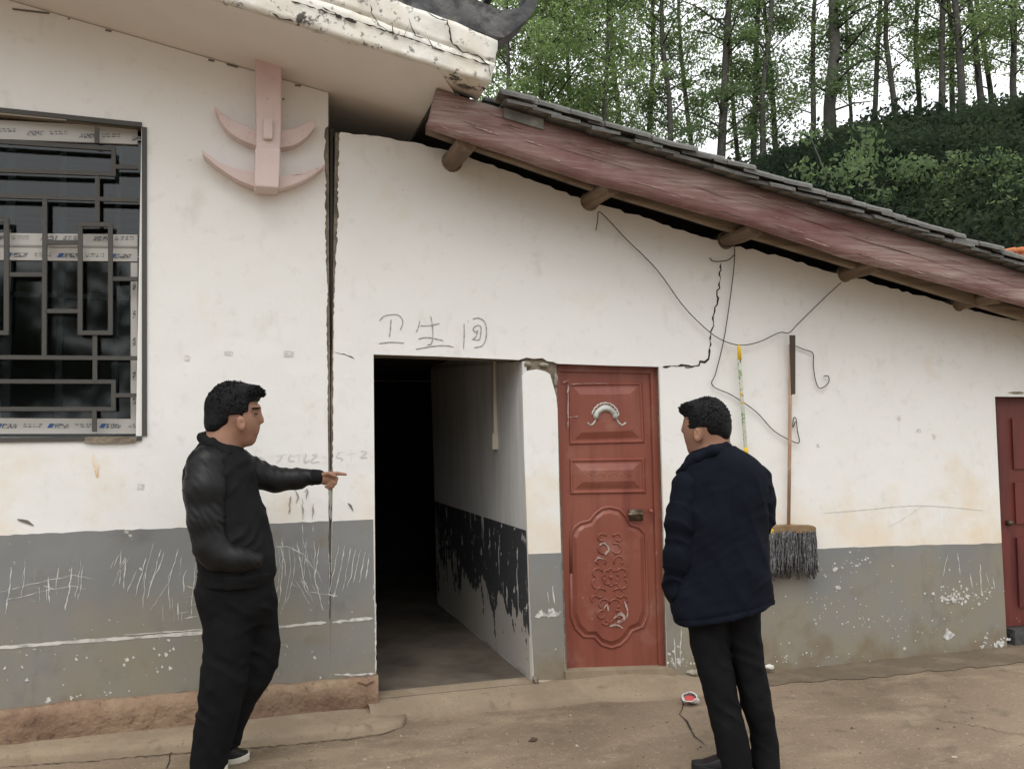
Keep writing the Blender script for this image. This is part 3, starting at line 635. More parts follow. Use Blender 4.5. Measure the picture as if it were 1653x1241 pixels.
lint = [(985, 590), (900, 587), (893, 584), (884, 583), (876, 578), (862, 579), (850, 577), (838, 581), (820, 580), (700, 575)]
pier = [(843, 606), (852, 598), (866, 596), (880, 599), (888, 604), (893, 622), (898, 640), (900, 660), (903, 800), (906, 900), (913, 1101), (862, 1101), (852, 880), (846, 720)]
awall = build_face(-TH, [(x, y) for x, y in crR], [(552, 213.5)]+[q for q in tl if q[0] > 556], lint, pier, TH, plaster, 'wall', annex)
ccr = [(541.5, 213), (540, 300), (538.5, 400), (537.5, 470), (536, 560), (534.6, 640), (534.4, 760), (534.2, 985), (534.2, 1092)]
clint = [(900, 582), (838, 579), (700, 574.5)]
cpier = [(842, 580), (898, 583), (905, 800), (916, 1103), (862, 1103), (852, 880)]
build_face(.001, ccr, [(541, 214)]+[(x, y+4) for x, y in topl[1:]], clint, cpier, .22, mortar, 'masonry', annex)
# broken mortar at the lintel
def lump(name, px, py, w, h, y, d_, seed, m_=mortar, par=annex):
    c = W(px, py, y); rx, rz = w*.0031, h*.0031; vs, fs = [], []; n1, n2 = 12, 8
    for i in range(n2+1):
        for j in range(n1):
            a, b = math.pi*i/n2, 2*math.pi*j/n1; k = 1+.3*float(vnoise(np.array([math.cos(b)*2+seed, i*.7, math.sin(b)*2]), seed))
            vs.append(c+Vector((rx*math.sin(a)*math.cos(b)*k, d_*math.sin(a)*math.sin(b)*k, rz*math.cos(a)*k)))
    for i in range(n2):
        for j in range(n1): fs.append((i*n1+j, i*n1+(j+1) % n1, (i+1)*n1+(j+1) % n1, (i+1)*n1+j))
    return obj(name, vs, fs, m_, par)
pale_mortar = mat('pale_mortar', (.36, .33, .27), .95, [dict(col=(.2, .17, .13), scale=18, lo=.4, hi=.65)], [(40, .6, .01)])
lump('broken_mortar', 852, 588, 8, 5, -.012, .02, 3, pale_mortar); lump('broken_mortar', 878, 589, 9, 4, -.012, .02, 5, pale_mortar); lump('broken_mortar', 864, 1096, 6, 7, -.02, .03, 7); lump('broken_mortar', 897, 612, 4, 12, -.006, .014, 9, pale_mortar)
lump('broken_mortar', 590, 1098, 14, 6, -.05, .04, 12, plinth_m); lump('broken_mortar', 1110, 593, 8, 2.5, -.012, .008, 17)
lump('broken_mortar', 1120, 1086, 16, 7, -.02, .03, 15, pale_mortar)
# dados of the annex
YD = -TH-.003
def dado(pts, name='dado'): return MB().prism([W(x, y, YD) for x, y in pts], (0, .0028, 0)).build(name, dado_m, awall)
d1 = dado([(536.5, 841), (602.5, 838), (603.5, 920), (605, 1000), (606.5, 1093), (533.9, 1097), (533.6, 985), (535, 930)])
d2 = dado([(853, 894), (905.5, 892), (908, 950), (912.5, 1097), (862.5, 1097), (857, 990)])
rr_ = dens([(1071, 889), (1200, 888), (1330, 885), (1450, 881), (1617, 876)], 12, .9, 4)
d3 = dado(rr_+[(1626, 1046)]+[(1460, 1064), (1300, 1080), (1180, 1092), (1079, 1097)])
pts = [W(1668, 876, YD)]
fx = W(1625, 1045, YD).x+.745
MB().prism([Vector((fx, YD, .70)), Vector((XR, YD, .66)), Vector((XR, YD, 0)), Vector((fx, YD, 0))], (0, .0028, 0)).build('dado', dado_m, awall)
fk = MB()
def cluster(n_, cx, cy, sx, sy, sizes, seed):
    r0 = random.Random(seed)
    for i in range(n_): flake(fk, r0.gauss(cx, sx), r0.gauss(cy, sy), r0.choice(sizes), YD-.0015, seed*100+i)
cluster(34, 1375, 912, 32, 10, [.8, 1, 1.6], 1); cluster(70, 1555, 960, 28, 10, [.8, 1, 1.6, 2.4], 2); cluster(26, 1540, 968, 12, 3, [2, 2.6], 3); cluster(30, 1340, 965, 50, 18, [.8, 1.2], 4); cluster(26, 1400, 1000, 60, 4, [.8, 1.4], 5)
cluster(30, 1480, 1015, 90, 22, [.7, 1.1], 8); cluster(14, 1600, 1035, 12, 4, [1.5, 3, 4], 9); cluster(30, 1290, 1062, 60, 8, [.8, 1.4], 10)
flake(fk, 1530, 1024, 9, YD-.0018, 77); flake(fk, 1352, 948, 4, YD-.0018, 78); flake(fk, 1348, 920, 4, YD-.0018, 79)
cluster(16, 880, 990, 12, 3, [1.5, 3], 6); cluster(20, 1098, 1060, 9, 18, [1, 2, 3], 7)
fk.build('flaked_spots', scratch_m, d3, fix=False)['kind'] = 'stuff'
sc = MB()
for k, l in enumerate([[(1530, 893), (1522, 930)], [(1546, 892), (1550, 928)], [(1582, 910), (1584, 960)], [(1592, 925), (1598, 945)], [(1566, 925), (1570, 950)], [(1602, 930), (1606, 950)], [(1088, 1030), (1092, 1080)], [(1100, 1010), (1098, 1075)], [(892, 945), (896, 975)], [(884, 955), (886, 972)]]):
    sc.ribbon([W(x, y, YD-.0015) for x, y in dens(l, 7, .8, k)], .006, jit=.6)
sc.ribbon([W(x, y, YD-.0015) for x, y in dens([(864, 995), (880, 992), (903, 991)], 5, 1, 4)], .022, jit=.5)
sc.build('scratches', scratch_m, d3, fix=False)['kind'] = 'stuff'
sc = MB()
for k, l in enumerate(SCR):
    l2 = [q for q in l if q[0] > 537]
    if len(l2) > 1: sc.ribbon([W(x, y, YD-.0015) for x, y in dens(l2, 7, .9, k)], rnd.uniform(.0022, .0048), jit=.7)
sc.ribbon([W(x, y, YD-.0015) for x, y in dens([(537, 1004), (602, 997)], 6, .8, 3)], .014, jit=.4)
sc.ribbon([W(x, y, YD-.0015) for x, y in dens([(604, 940), (606, 1000), (606.3, 1086)], 6, .8, 3)], .008, jit=.6)
sc.ribbon([W(x, y, YD-.0015) for x, y in dens([(540, 1088), (575, 1089), (605, 1086)], 6, .8, 3)], .010, jit=.6)
sc.build('scratches', scratch_m, d1, fix=False)['kind'] = 'stuff'
# dirty lower masonry line where wall meets yard
# handwriting above the doorway
wr = MB()
def strokes(mb, S, wd, Y=-TH-.002):
    for s in S:
        c = smoothpts([W(x, y, Y) for x, y in s], 5) if len(s) > 2 else [W(x, y, Y) for x, y in s]
        mb.ribbon(c, wd, jit=.25)
q = lambda *pts: [(600+x*.1331, 490+y*.1331) for x, y in pts]
strokes(wr, [q((95, 210), (150, 155), (240, 135), (320, 140), (370, 190), (375, 250), (345, 325)), q((235, 190), (228, 300), (215, 410)), q((85, 485), (240, 470), (395, 480)),
             q((585, 210), (565, 290), (540, 345)), q((590, 270), (700, 268), (825, 242)), q((715, 150), (735, 260), (742, 400), (720, 490), (675, 500)), q((565, 432), (650, 412), (760, 425), (870, 450)), q((535, 555), (640, 535), (800, 512), (920, 512), (995, 528)),
             q((1120, 240), (1122, 400), (1112, 552)), q((1165, 205), (1175, 230)), q((1225, 190), (1290, 175), (1360, 210), (1390, 290), (1385, 420), (1340, 510), (1240, 535)), q((1230, 330), (1240, 290), (1290, 265), (1325, 290), (1320, 380), (1300, 440), (1215, 435)), q((1235, 320), (1260, 350), (1285, 330), (1265, 400), (1225, 430))], .0062)
wr.build('handwriting', pencil_m, awall, fix=False)['label'] = 'three pencilled characters above the dark doorway'
fw = MB()
F_ = [[(412, 741), (420, 738), (428, 743)], [(446, 736), (462, 733)], [(455, 735), (452, 742), (446, 746)], [(470, 732), (466, 742), (476, 744)], [(472, 736), (482, 734)], [(484, 730), (482, 746)], [(488, 732), (490, 745)], [(494, 731), (492, 746), (500, 742)], [(504, 735), (512, 733), (502, 745), (516, 745)], [(520, 738), (527, 737)]]
strokes(fw, F_, .006); fw.build('faint_handwriting', faint_m, hwall, fix=False)['kind'] = 'stuff'
fw = MB()
strokes(fw, [[(543, 731), (556, 729)], [(548, 731), (543, 738), (553, 740), (550, 745)], [(560, 734), (575, 731)], [(567, 727), (567, 744)], [(582, 728), (592, 730), (582, 738), (594, 738)]], .006)
strokes(fw, [[(1328, 828), (1400, 822), (1470, 816), (1530, 818), (1590, 824)], [(1432, 852), (1462, 835), (1490, 815)], [(1476, 820), (1488, 850)], [(1530, 560), (1534, 570)], [(1636, 540), (1646, 545), (1653, 556)], [(1395, 828), (1412, 840)]], .004)
fw.build('faint_handwriting', faint_m, awall, fix=False)['kind'] = 'stuff'
# hairline cracks of the annex wall
ck = MB()
ck.ribbon([W(x, y, -TH-.002) for x, y in dens([(1164, 425), (1162, 455), (1158, 480), (1152, 510), (1148, 540), (1146, 578), (1132, 585), (1122, 592), (1105, 588), (1070, 592)], 5, 2.2, 13)], .010, jit=.75)
ck.build('wall_crack', crack_m, awall, fix=False); ck = MB()
ck.ribbon([W(x, y, -TH-.002) for x, y in dens([(540, 568), (556, 572), (572, 579)], 5, 1, 13)], .004, jit=.5)
ck.build('wall_crack', crack_m, awall, fix=False)
ck = MB()
ck.ribbon([W(x, y, -TH-.002) for x, y in dens([(533, 775), (533.5, 838)], 5, .7, 13)], .014, jit=.5)
for k, l in enumerate([[(476, 790), (482, 803), (478, 812)], [(490, 795), (497, 788), (494, 806)], [(488, 805), (489, 838)], [(506, 812), (505, 838)], [(470, 800), (466, 830)]]):
    ck.ribbon([W(x, y, -TH-.005) for x, y in dens(l, 5, 1.2, k)], .006, jit=.6)
ck.build('dark_drip', mat('drip', (.30, .28, .24), .95), hwall, fix=False)['kind'] = 'stuff'
ck = MB().ribbon([W(x, y, YD-.002) for x, y in dens([(533, 840), (532.5, 890), (533, 960), (532.6, 1000)], 6, .9, 3)], .008, jit=.6)
ck.build('dado_crack', mat('crack_brown', (.10, .085, .065), 1), awall, fix=False)
# a strip of pipe down in the gap
MB().tube([W(535, 208, .05), W(535, 470, .05), W(534.5, 560, .05)], .011, 8).build('gap_strip', mat('grey_strip', (.10, .10, .095), .7), annex, True)
MB().box((W(533, 400).x-.05, .24, .2), (W(533, 400).x+.10, .27, 3.2)).build('gap_back', concrete_dark, annex)
# stains on the annex wall
mk = MB()
for x, y, r in [(1452, 675, 5), (1484, 695, 4), (1508, 705, 4), (1320, 720, 4)]: flake(mk, x, y, r, -TH-.002, int(x))
mk.build('smudge', faint_m, awall, fix=False)['kind'] = 'stuff'

# rooms behind the annex wall
FZ = .085
ix = W(850, 880, .22).x
xt, xb = W(840, 590, 0).x, W(861, 1095, 0).x
MB().hexa([(xb, .222, FZ), (xb+.16, .222, FZ), (xb+.16, 2.45, FZ), (xb, 2.45, FZ), (xt, .222, 2.5), (xt+.16, .222, 2.5), (xt+.16, 2.45, 2.5), (xt, 2.45, 2.5)]).build('partition', inner_plaster, annex)
def xi(z): return xb+(xt-xb)*(z-FZ)/(2.5-FZ)
# reveal skin from the front face inwards, then the corridor dado on it
MB().hexa([(xi(FZ)-.006, -TH+.004, FZ), (xi(FZ)+.02, -TH+.004, FZ), (xi(FZ)+.02, 2.46, FZ), (xi(FZ)-.006, 2.46, FZ), (xi(1.98)-.006, -TH+.004, 1.96), (xi(1.98)+.02, -TH+.004, 1.96), (xi(2.4)+.02, 2.46, 2.1), (xi(2.4)-.006, 2.46, 2.1)]).build('corridor_wall', inner_plaster, annex)
dz = .96
MB().hexa([(xi(FZ)-.0105, .02, FZ+.02), (xi(FZ)-.004, .02, FZ+.02), (xi(FZ)-.004, 2.465, FZ+.02), (xi(FZ)-.0105, 2.465, FZ+.02), (xi(dz)-.0105, .02, dz), (xi(dz)-.004, .02, dz), (xi(dz)-.004, 2.465, dz), (xi(dz)-.0105, 2.465, dz)]).build('corridor_dado', inner_dado, annex)
p0 = WX(800, 725, xi(1.4)-.02)
cd = MB().box((xi(1.9)-.022, p0.y-.012, p0.z+.1), (xi(1.9)+.01, p0.y+.012, 2.05)).build('cord_channel', mat('ivory_plastic', (.62, .57, .46), .5), annex)
MB().box((xi(1.5)-.045, p0.y-.022, p0.z), (xi(1.5)+.0, p0.y+.022, p0.z+.105)).build('pull_switch', MATS['ivory_plastic'], annex)
MB().box((W(560, 800).x, -.01+.235, .0), (4.3, 4.4, FZ)).build('corridor_floor', shade_floor, annex)
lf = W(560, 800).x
MB().box((lf-.06, .222, .2), (lf, 4.4, 2.5)).build('inner_wall', unlit_m, annex)
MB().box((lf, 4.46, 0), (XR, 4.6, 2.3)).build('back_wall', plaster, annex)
MB().box((lf, 4.402, FZ), (XR-.22, 4.455, 2.11)).build('shade_lining', unlit_m, annex)  # added dark sheet over the back wall, shade put into its colour
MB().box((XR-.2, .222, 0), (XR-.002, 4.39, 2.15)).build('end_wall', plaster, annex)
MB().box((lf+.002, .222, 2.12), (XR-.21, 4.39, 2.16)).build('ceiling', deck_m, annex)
MB().box((xb+.17, 2.3, FZ), (XR-.21, 2.44, 2.11)).build('inner_wall', inner_plaster, annex)
MB().hexa([(W(607, 1092).x, -.03, -.02), (W(861, 1095).x, -.03, -.02), (W(861, 1095).x, .24, -.02), (W(607, 1092).x, .24, -.02), (W(607, 1092).x, -.03, FZ-.001), (W(861, 1095).x, -.03, FZ-.001), (W(861, 1095).x, .24, FZ+.001), (W(607, 1092).x, .24, FZ+.001)]).build('sill', shade_floor, annex)

# red steel door
YR = .055
dx_l = [(903, 598), (920, 1086)]
door = MB().prism([W(899, 596, YR), W(1050, 600, YR), W(1063, 1081, YR), W(916, 1088, YR)], (0, .04, 0)).build('door', red_m, annex)
door['label'] = 'worn red embossed metal door with silver crest beside the dark doorway'
fm = MB()
fm.prism([W(x, y, YR-.018) for x, y in [(1050, 592), (1065, 592), (1079, 1081), (1064, 1082)]], (0, .06, 0))
fm.prism([W(x, y, YR-.012) for x, y in [(893, 586), (903, 586), (921, 1088), (912, 1089)]], (0, .06, 0))
fm.prism([W(x, y, YR-.015) for x, y in [(893, 588), (1064, 592), (1064, 603), (894, 599)]], (0, .058, 0))
fm.build('frame', red_m, door)
def raised(quad, rim, slope, y, name):
    """embossed rectangle: rim bead, sloping border, flat field"""
    def lerp(k):                             # inset outline by k px
        cx = sum(p[0] for p in quad)/4; cy = sum(p[1] for p in quad)/4
        return [(p[0]+(k if p[0] < cx else -k), p[1]+(k if p[1] < cy else -k)) for p in quad]
    prof = [(0, 0), (2, -.010), (4, -.010), (6, -.003), (9, -.004), (20, -.022), (22, -.022)]
    vs, fs = [], []
    for k, dy in prof: vs += [W(x, yy, y+dy) for x, yy in lerp(k)]
    for r_ in range(len(prof)-1):
        for j in range(4): fs.append((r_*4+j, r_*4+(j+1) % 4, (r_+1)*4+(j+1) % 4, (r_+1)*4+j))
    e = (len(prof)-1)*4; fs.append((e, e+1, e+2, e+3))
    mb = MB().add(vs, fs); return mb.build(name, red_m, door)
raised([(917, 617), (1037, 616), (1041, 715), (919, 718)], 0, 0, YR, 'panel')
raised([(919, 740), (1041, 738), (1043, 796), (920, 798)], 0, 0, YR, 'panel')
lob = [(922, 925), (921, 862), (928, 850), (936, 844), (952, 840), (960, 829), (972, 820), (985, 818), (1000, 822), (1011, 834), (1017, 846), (1032, 851), (1042, 862), (1044, 930), (1046, 990), (1038, 1011), (1020, 1018), (1014, 1028), (1002, 1040), (987, 1045), (971, 1040), (959, 1027), (942, 1027), (929, 1014), (922, 995), (922, 925)]
def bead(pts, r_, y, name, m_=red_m, par=None, flat=.8):
    return MB().tube([W(x, yy, y) for x, yy in pts], r_, 8, flat=flat).build(name, m_, par or door, True)
bead(lob, .010, YR, 'moulding')
ins = [(984+(x-984)*.86, 932+(y-932)*.90) for x, y in lob]
vs = [W(x, y, YR+.004) for x, y in [(984+(x-984)*.95, 932+(y-932)*.97) for x, y in lob[:-1]]]+[W(x, y, YR-.014) for x, y in [(984+(x-984)*.84, 932+(y-932)*.91) for x, y in lob[:-1]]]
n_ = len(lob)-1
MB().add(vs, [(i, (i+1) % n_, n_+(i+1) % n_, n_+i) for i in range(n_)]+[tuple(range(n_, 2*n_))]).build('panel', red_m, door)
orn = MB(); YO = YR-.014
def arc(cx, cy, r0, a0, a1, rad, turns=0, mb=None):
    pts = []
    for i in range(11):
        t = i/10; a = math.radians(a0+(a1-a0)*t); rr0 = r0*(1-turns*t); pts.append(W(cx+rr0*math.cos(a), cy+rr0*math.sin(a), YO))
    (mb or orn).tube(pts, rad, 6)
for s_ in (-1, 1):
    for cx, cy, r0, a0, a1, tn in [(13, 868, 8, 200, 500, .5), (10, 886, 10, -120, 160, .4), (16, 905, 10, 150, 420, .5), (20, 925, 9, -160, 60, .3), (20, 942, 9, -60, 170, .3), (15, 958, 10, -150, 140, .5), (10, 975, 10, 190, 420, .4), (13, 992, 8, -120, 180, .5), (6, 1004, 5, 0, 260, .4), (24, 968, 8, 200, 400, .4)]:
        if s_ > 0: arc(984+cx, cy, r0, a0, a1, .0065, tn)
        else: arc(984-cx, cy, r0, 180-a0, 180-a1, .0065, tn)
for a in range(0, 360, 45): arc(986+9*math.cos(math.radians(a)), 931+9*math.sin(math.radians(a)), 5, a-100, a+100, .0055)
orn.tube([W(986, 931, YO-.008), W(986, 931, YO+.01)], [.010, .013], 8)
orn.build('floral_relief', red_m, door, True)
sv = MB(); YO = YR-.020
for i in range(15): pass
arc(977, 675, 16, 178, 362, .019, 0, sv); arc(977, 669, 12, 190, 350, .016, 0, sv); arc(977, 664, 8, 190, 350, .012, 0, sv)
for a in range(200, 350, 18): arc(977+17*math.cos(math.radians(a)), 673+18*math.sin(math.radians(a)), 5, a-40, a+60, .0055, 0, sv)
sv.tube(smoothpts([W(x, y, YO) for x, y in [(962, 671), (960, 680), (954, 686), (948, 682)]]), .006, 6); sv.tube(smoothpts([W(x, y, YO) for x, y in [(993, 671), (997, 680), (1004, 686), (1010, 682)]]), .006, 6)
sv.build('silver_crest', silver_m, door, True)
wn = MB()
for a in range(4): arc(949+a*20, 770, 7, 190, 350, .004, 0, wn)
wn.build('small_scrolls', red_m, door, True)
sv = MB()
YO = YR-.022
for l, w_ in [([(968, 880), (975, 876), (983, 886), (976, 895)], .009), ([(960, 906), (966, 900), (976, 902)], .007), ([(975, 982), (980, 975), (982, 986)], .008), ([(990, 998), (1002, 990), (1008, 998), (996, 1004)], .016), ([(1008, 970), (1013, 985), (1012, 998)], .010), ([(984, 1010), (996, 1008), (1006, 1014)], .010)]:
    sv.ribbon(smoothpts([W(x, y, YO) for x, y in l], 4), w_, jit=.4)
for l, w_ in [([(917, 620), (917, 690)], .008), ([(917, 673), (950, 672)], .006), ([(908, 617), (917, 614), (918, 620)], .012), ([(920, 620), (980, 618)], .004)]:
    sv.ribbon([W(x, y, YR-.013) for x, y in dens(l, 6, .6, 2)], w_, jit=.7)
sv.build('worn_paint', mat('worn_paint', (.42, .36, .32), .6, [dict(col=(.25, .08, .06), scale=40, lo=.45, hi=.65)]), door, fix=False)['kind'] = 'stuff'
h = MB().tube([W(1030, 829, YR-.05), W(1030, 829, YR)], .012, 8); h.tube(smoothpts([W(1036, 829, YR-.05), W(1026, 829, YR-.056), W(1013, 831, YR-.05)]), .011, 8)
h.prism([W(x, y, YR-.012) for x, y in [(1016, 822), (1038, 822), (1038, 840), (1016, 840)]], (0, .012, 0)); h.build('handle', bronze_m, door, True)
k_ = MB().tube([W(1051, 825, YR-.05), W(1051, 825, YR-.018)], [.014, .012], 8); k_.build('knob', red_m, door, True)
MB().prism([W(x, y, -.03) for x, y in [(912, 1084), (1085, 1078), (1100, 1096), (914, 1102)]], (0, .16, 0)).build('threshold', step_m, annex)
MB().hexa([W(1063, 592, .001), W(1067, 592, .001), W(1067, 592, .22), W(1063, 592, .22)]+[]+[W(1078, 1082, .001), W(1083, 1082, .001), W(1083, 1082, .22), W(1078, 1082, .22)]).build('reveal', plaster, annex)
# second red door at the right edge
fa, fb_ = W(1607, 642, .06), W(1626, 1012, .06)
d2o = MB().box((fb_.x-.02, .07, fb_.z), (fb_.x+.76, .11, fa.z)).build('door', dred_m, annex); d2o['label'] = 'dark red door at the far right end of the annex'
for z0, z1 in ((1.25, 1.62), (.85, 1.15), (.25, .75)): MB().box((fb_.x+.12, .055, z0), (fb_.x+.62, .07, z1)).build('panel', dred_m, d2o)
MB().tube([(fb_.x+.05, .03, .86), (fb_.x+.05, .07, .86)], .02, 8).build('knob', bronze_m, d2o, True)
MB().box((fb_.x-.02, -.02, -.01), (fb_.x+.76, .11, fb_.z-.004)).build('threshold', concrete_dark, annex)
lump('lintel_chip', 1640, 634, 26, 3.5, -.01, .012, 20, pale_mortar)

# roof of the annex: purlins, rafter, bargeboard, deck, tiles
YB = -.40
for k, (a, b) in enumerate([((728, 262), .058), ((950, 326), .056), ((1170, 389), .054), ((1362, 443), .052), ((1546, 491), .05), ((1760, 552), .05)]):
    c = W(a[0]+2, a[1]-1, -.02); b += .006; rr0 = random.Random(k)
    b *= .72; tl_ = rr0.uniform(-.12, .12)-.2; hx = lambda y, k: [c+Vector((math.cos(a+tl_)*b*k*1.30, y-c.y, math.sin(a+tl_)*b*k*1.22)) for a in [math.pi*(q+.5)/4+ (.16 if q % 2 else -.16) for q in range(8)]]
    pm = MB(); ys_ = (.6, .0, -.1, -.2, YB+.03); vs_ = [v_ for y in ys_ for v_ in hx(y, rr0.uniform(.93, 1.05))]
    pm.add(vs_, [(r_*8+q, r_*8+(q+1) % 8, (r_+1)*8+(q+1) % 8, (r_+1)*8+q) for r_ in range(4) for q in range(8)]+[tuple(range(7, -1, -1)), tuple(range(32, 40))])
    pm.build('purlin', wood_m, annex)
    MB().tube([c+Vector((math.cos(w)*b*1.15, .01, math.sin(w)*b*1.15)) for w in [6.28*i/14 for i in range(15)]], .012, 6).build('mortar_collar', mortar, annex, True)
def rake(y, px_top, px_bot, th, name, m_, n=40, amp=.0):
    vs_ = []
    def fn(u, v, w):
        def at(P): 
            x = P[0][0]+(P[-1][0]-P[0][0])*u
            for a, b in zip(P, P[1:]):
                if a[0] <= x <= b[0]+.01: return (x, a[1]+(b[1]-a[1])*(x-a[0])/(b[0]-a[0]))
            return P[-1]
        t_, b_ = at(px_top), at(px_bot); return W(b_[0]+(t_[0]-b_[0])*w, b_[1]+(t_[1]-b_[1])*w, y)+Vector((0, th*v, 0))
    return rough_box(name, fn, n, 1, 4, amp, 5, m_, annex)
bgb = rake(YB-.035, [(706, 143), (1220, 303), (1653, 441), (1900, 520)], [(689, 203), (948, 290), (1220, 364), (1364, 413), (1653, 492), (1900, 566)], .045, 'bargeboard', barge_m, 70, .0035)
rake(-.20, [(690, 196), (948, 283), (1364, 408), (1545, 464), (1900, 573)], [(690, 213), (948, 302), (1364, 427), (1545, 482), (1900, 592)], .05, 'rafter', rafter_m, 50, .002)
bt = lambda x: np.interp(x, [706, 1220, 1653], [143, 303, 441]); bb_ = lambda x: np.interp(x, [689, 948, 1220, 1364, 1653], [203, 290, 364, 413, 492])
fis = MB(); rf = random.Random(14)
for i in range(34):
    x = rf.uniform(705, 1640); L = rf.choice([25, 40, 70, 110, 150]); u = rf.uniform(.12, .92); pts = []
    for k in range(8):
        xx = x+L*k/7
        if xx < 1650: pts.append(W(xx, bt(xx)+(bb_(xx)-bt(xx))*(u+rf.uniform(-.010, .010)+.012*math.sin(k*.9+i)), YB-.0395))
    if len(pts) > 3: fis.ribbon(pts, rf.choice([.0012, .002, .003]), jit=.6)
fis.build('fissures', mat('fissure', (.055, .03, .027), 1), bgb, fix=False)['kind'] = 'stuff'
pal = MB()
for i in range(46):
    x = rf.uniform(705, 1640); L = rf.choice([20, 40, 70]); u = rf.uniform(.1, .95); pts = []
    for k in range(6):
        xx = x+L*k/5
        if xx < 1650: pts.append(W(xx, bt(xx)+(bb_(xx)-bt(xx))*(u+rf.uniform(-.008, .008)), YB-.0392))
    if len(pts) > 3: pal.ribbon(pts, rf.choice([.002, .003, .005]), jit=.7)
pal.build('bare_grain', mat('bare_grain', (.40, .33, .28), .9, [dict(col=(.28, .16, .14), scale=40, lo=.45, hi=.6)]), bgb, fix=False)['kind'] = 'stuff'
# line of the roof plane (top of the bargeboard)
q0, q1 = W(706, 143, YB), W(1653, 441, YB); SL = (q1.z-q0.z)/(q1.x-q0.x)
def rz(X): return q0.z+SL*(X-q0.x)
dk = MB().hexa([(q0.x, YB+.02, rz(q0.x)-.055), (XR+.2, YB+.02, rz(XR+.2)-.055), (XR+.2, 4.8, rz(XR+.2)-.055), (q0.x, 4.8, rz(q0.x)-.055),
                (q0.x, YB+.02, rz(q0.x)-.03), (XR+.2, YB+.02, rz(XR+.2)-.03), (XR+.2, 4.8, rz(XR+.2)-.03), (q0.x, 4.8, rz(q0.x)-.03)]).build('roof_deck', deck_m, annex)
# curved clay tiles: covering column on the rake edge plus the pan beneath
def tile_mesh(w_, l_, arch, th, name):
    vs_, fs_ = [], []; n_ = 5
    for e in (0, 1):
        for t in range(n_+1):
            a = math.pi*(t/n_); y = -w_/2*math.cos(a); z = arch*math.sin(a)
            vs_ += [(e*l_, y, z), (e*l_, y, z+th)]
    k = (n_+1)*2
    for t in range(n_):
        i = t*2
        fs_ += [(i, i+2, k+i+2, k+i), (i+1, k+i+1, k+i+3, i+3), (i, i+1, i+3, i+2), (k+i, k+i+2, k+i+3, k+i+1)]
    fs_ += [(0, k, k+1, 1), (k-2, k-1, 2*k-1, 2*k-2)]
    me = bpy.data.meshes.new(name); me.from_pydata(vs_, [], fs_); me.update(); me.materials.append(tile_m); return me
tA = tile_mesh(.155, .17, .022, .016, 'roof_tile'); tB = tile_mesh(.14, .19, .028, .018, 'roof_tile')
xs = W(800, 175, YB).x; rt = random.Random(3)
def put_tile(me, X, Y, dz, par=dk):
    o = bpy.data.objects.new('roof_tile', me); COL.objects.link(o); adopt(o, par)
    o.location = o.location+Vector((X, Y, rz(X)+dz)); o.rotation_euler = (rt.uniform(-.06, .06), -math.atan(SL)-.07+rt.uniform(-.03, .03), rt.uniform(-.07, .07)); return o
X = xs; i = 0
while X < XR-.4:
    put_tile(tB, X+rt.uniform(-.01, .01), YB-.062+rt.uniform(-.015, .012), .022+rt.uniform(-.004, .006)); X += .098
X = xs+.03
while X < XR-.4:
    put_tile(tA, X+rt.uniform(-.015, .015), YB-.045+rt.uniform(-.018, .018), -.012+rt.uniform(-.004, .004)); X += .125
X = xs-.05
while X < XR-.4:
    put_tile(tA, X+rt.uniform(-.01, .01), YB+.12+rt.uniform(-.01, .01), .034+rt.uniform(-.004, .006)); X += .105
# loose slat under the first tiles
p = [W(x, y, YB-.05) for x, y in [(814, 174), (878, 193), (877, 209), (813, 190)]]
MB().prism(p, (0, .06, 0)).build('loose_slat', tile_m, annex)
# the rest of the roof surface behind the edge, too flat to the eye to pick apart
rest = MB(); Y = .0
while Y < 4.7:
    for X0, X1 in [(q0.x+i*.4, q0.x+(i+1)*.4) for i in range(int((XR-q0.x)/.4))]:
        a = [Vector((X0, Y-.09*math.cos(w), rz(X0)+.0+.05*math.sin(w))) for w in [math.pi*k/4 for k in range(5)]]
        b = [Vector((X1+.02, Y-.09*math.cos(w), rz(X1+.02)-.012+.05*math.sin(w))) for w in [math.pi*k/4 for k in range(5)]]
        rest.add(a+b, [(k, k+1, 6+k, 5+k) for k in range(4)])
    Y += .19
rest.build('roof_tiles', tile_m, annex)['kind'] = 'stuff'

# ------------------------------------------------------------------ wires, mops
def wire(pts, label, y0=-.03, r_=.0032, ys=None):
    P = [W(x, y, ys[i] if ys else y0) for i, (x, y) in enumerate(pts)]
    o = MB().tube(smoothpts(P, 5), r_, 5).build('wire', wire_m, None, True)
    return tag(o, label, 'wire', 'wires on the annex wall')
wire([(962, 372), (965, 355), (967, 342), (985, 358), (1010, 385), (1060, 435), (1100, 490), (1130, 522), (1160, 546), (1193, 557), (1225, 552), (1258, 537), (1274, 537), (1290, 521), (1330, 482), (1358, 456)], 'long rusty wire swagged between two roof beams above the mops', -.05)
wire([(1186, 398), (1184, 440), (1170, 540), (1156, 600), (1150, 622), (1182, 638), (1220, 664), (1248, 694), (1275, 710), (1290, 714), (1287, 694), (1285, 676), (1281, 675), (1280, 690), (1284, 680)], 'wire dropping from beam and zigzagging behind the broomstick to a bent hook', -.036)
wire([(1281, 557), (1298, 564), (1312, 570), (1313, 590), (1316, 612), (1322, 626), (1331, 624), (1338, 616), (1337, 607), (1330, 607)], 'short wire ending in a curled hook right of the broomstick', -.034)
wire([(1146, 416), (1150, 421), (1160, 422), (1175, 420), (1185, 412)], 'small bent wire hook above the thin wall crack', -.03)
wire([(1159, 383), (1162, 393), (1172, 398), (1184, 397)], 'wire loop tied round the third roof beam', -.09, .005)

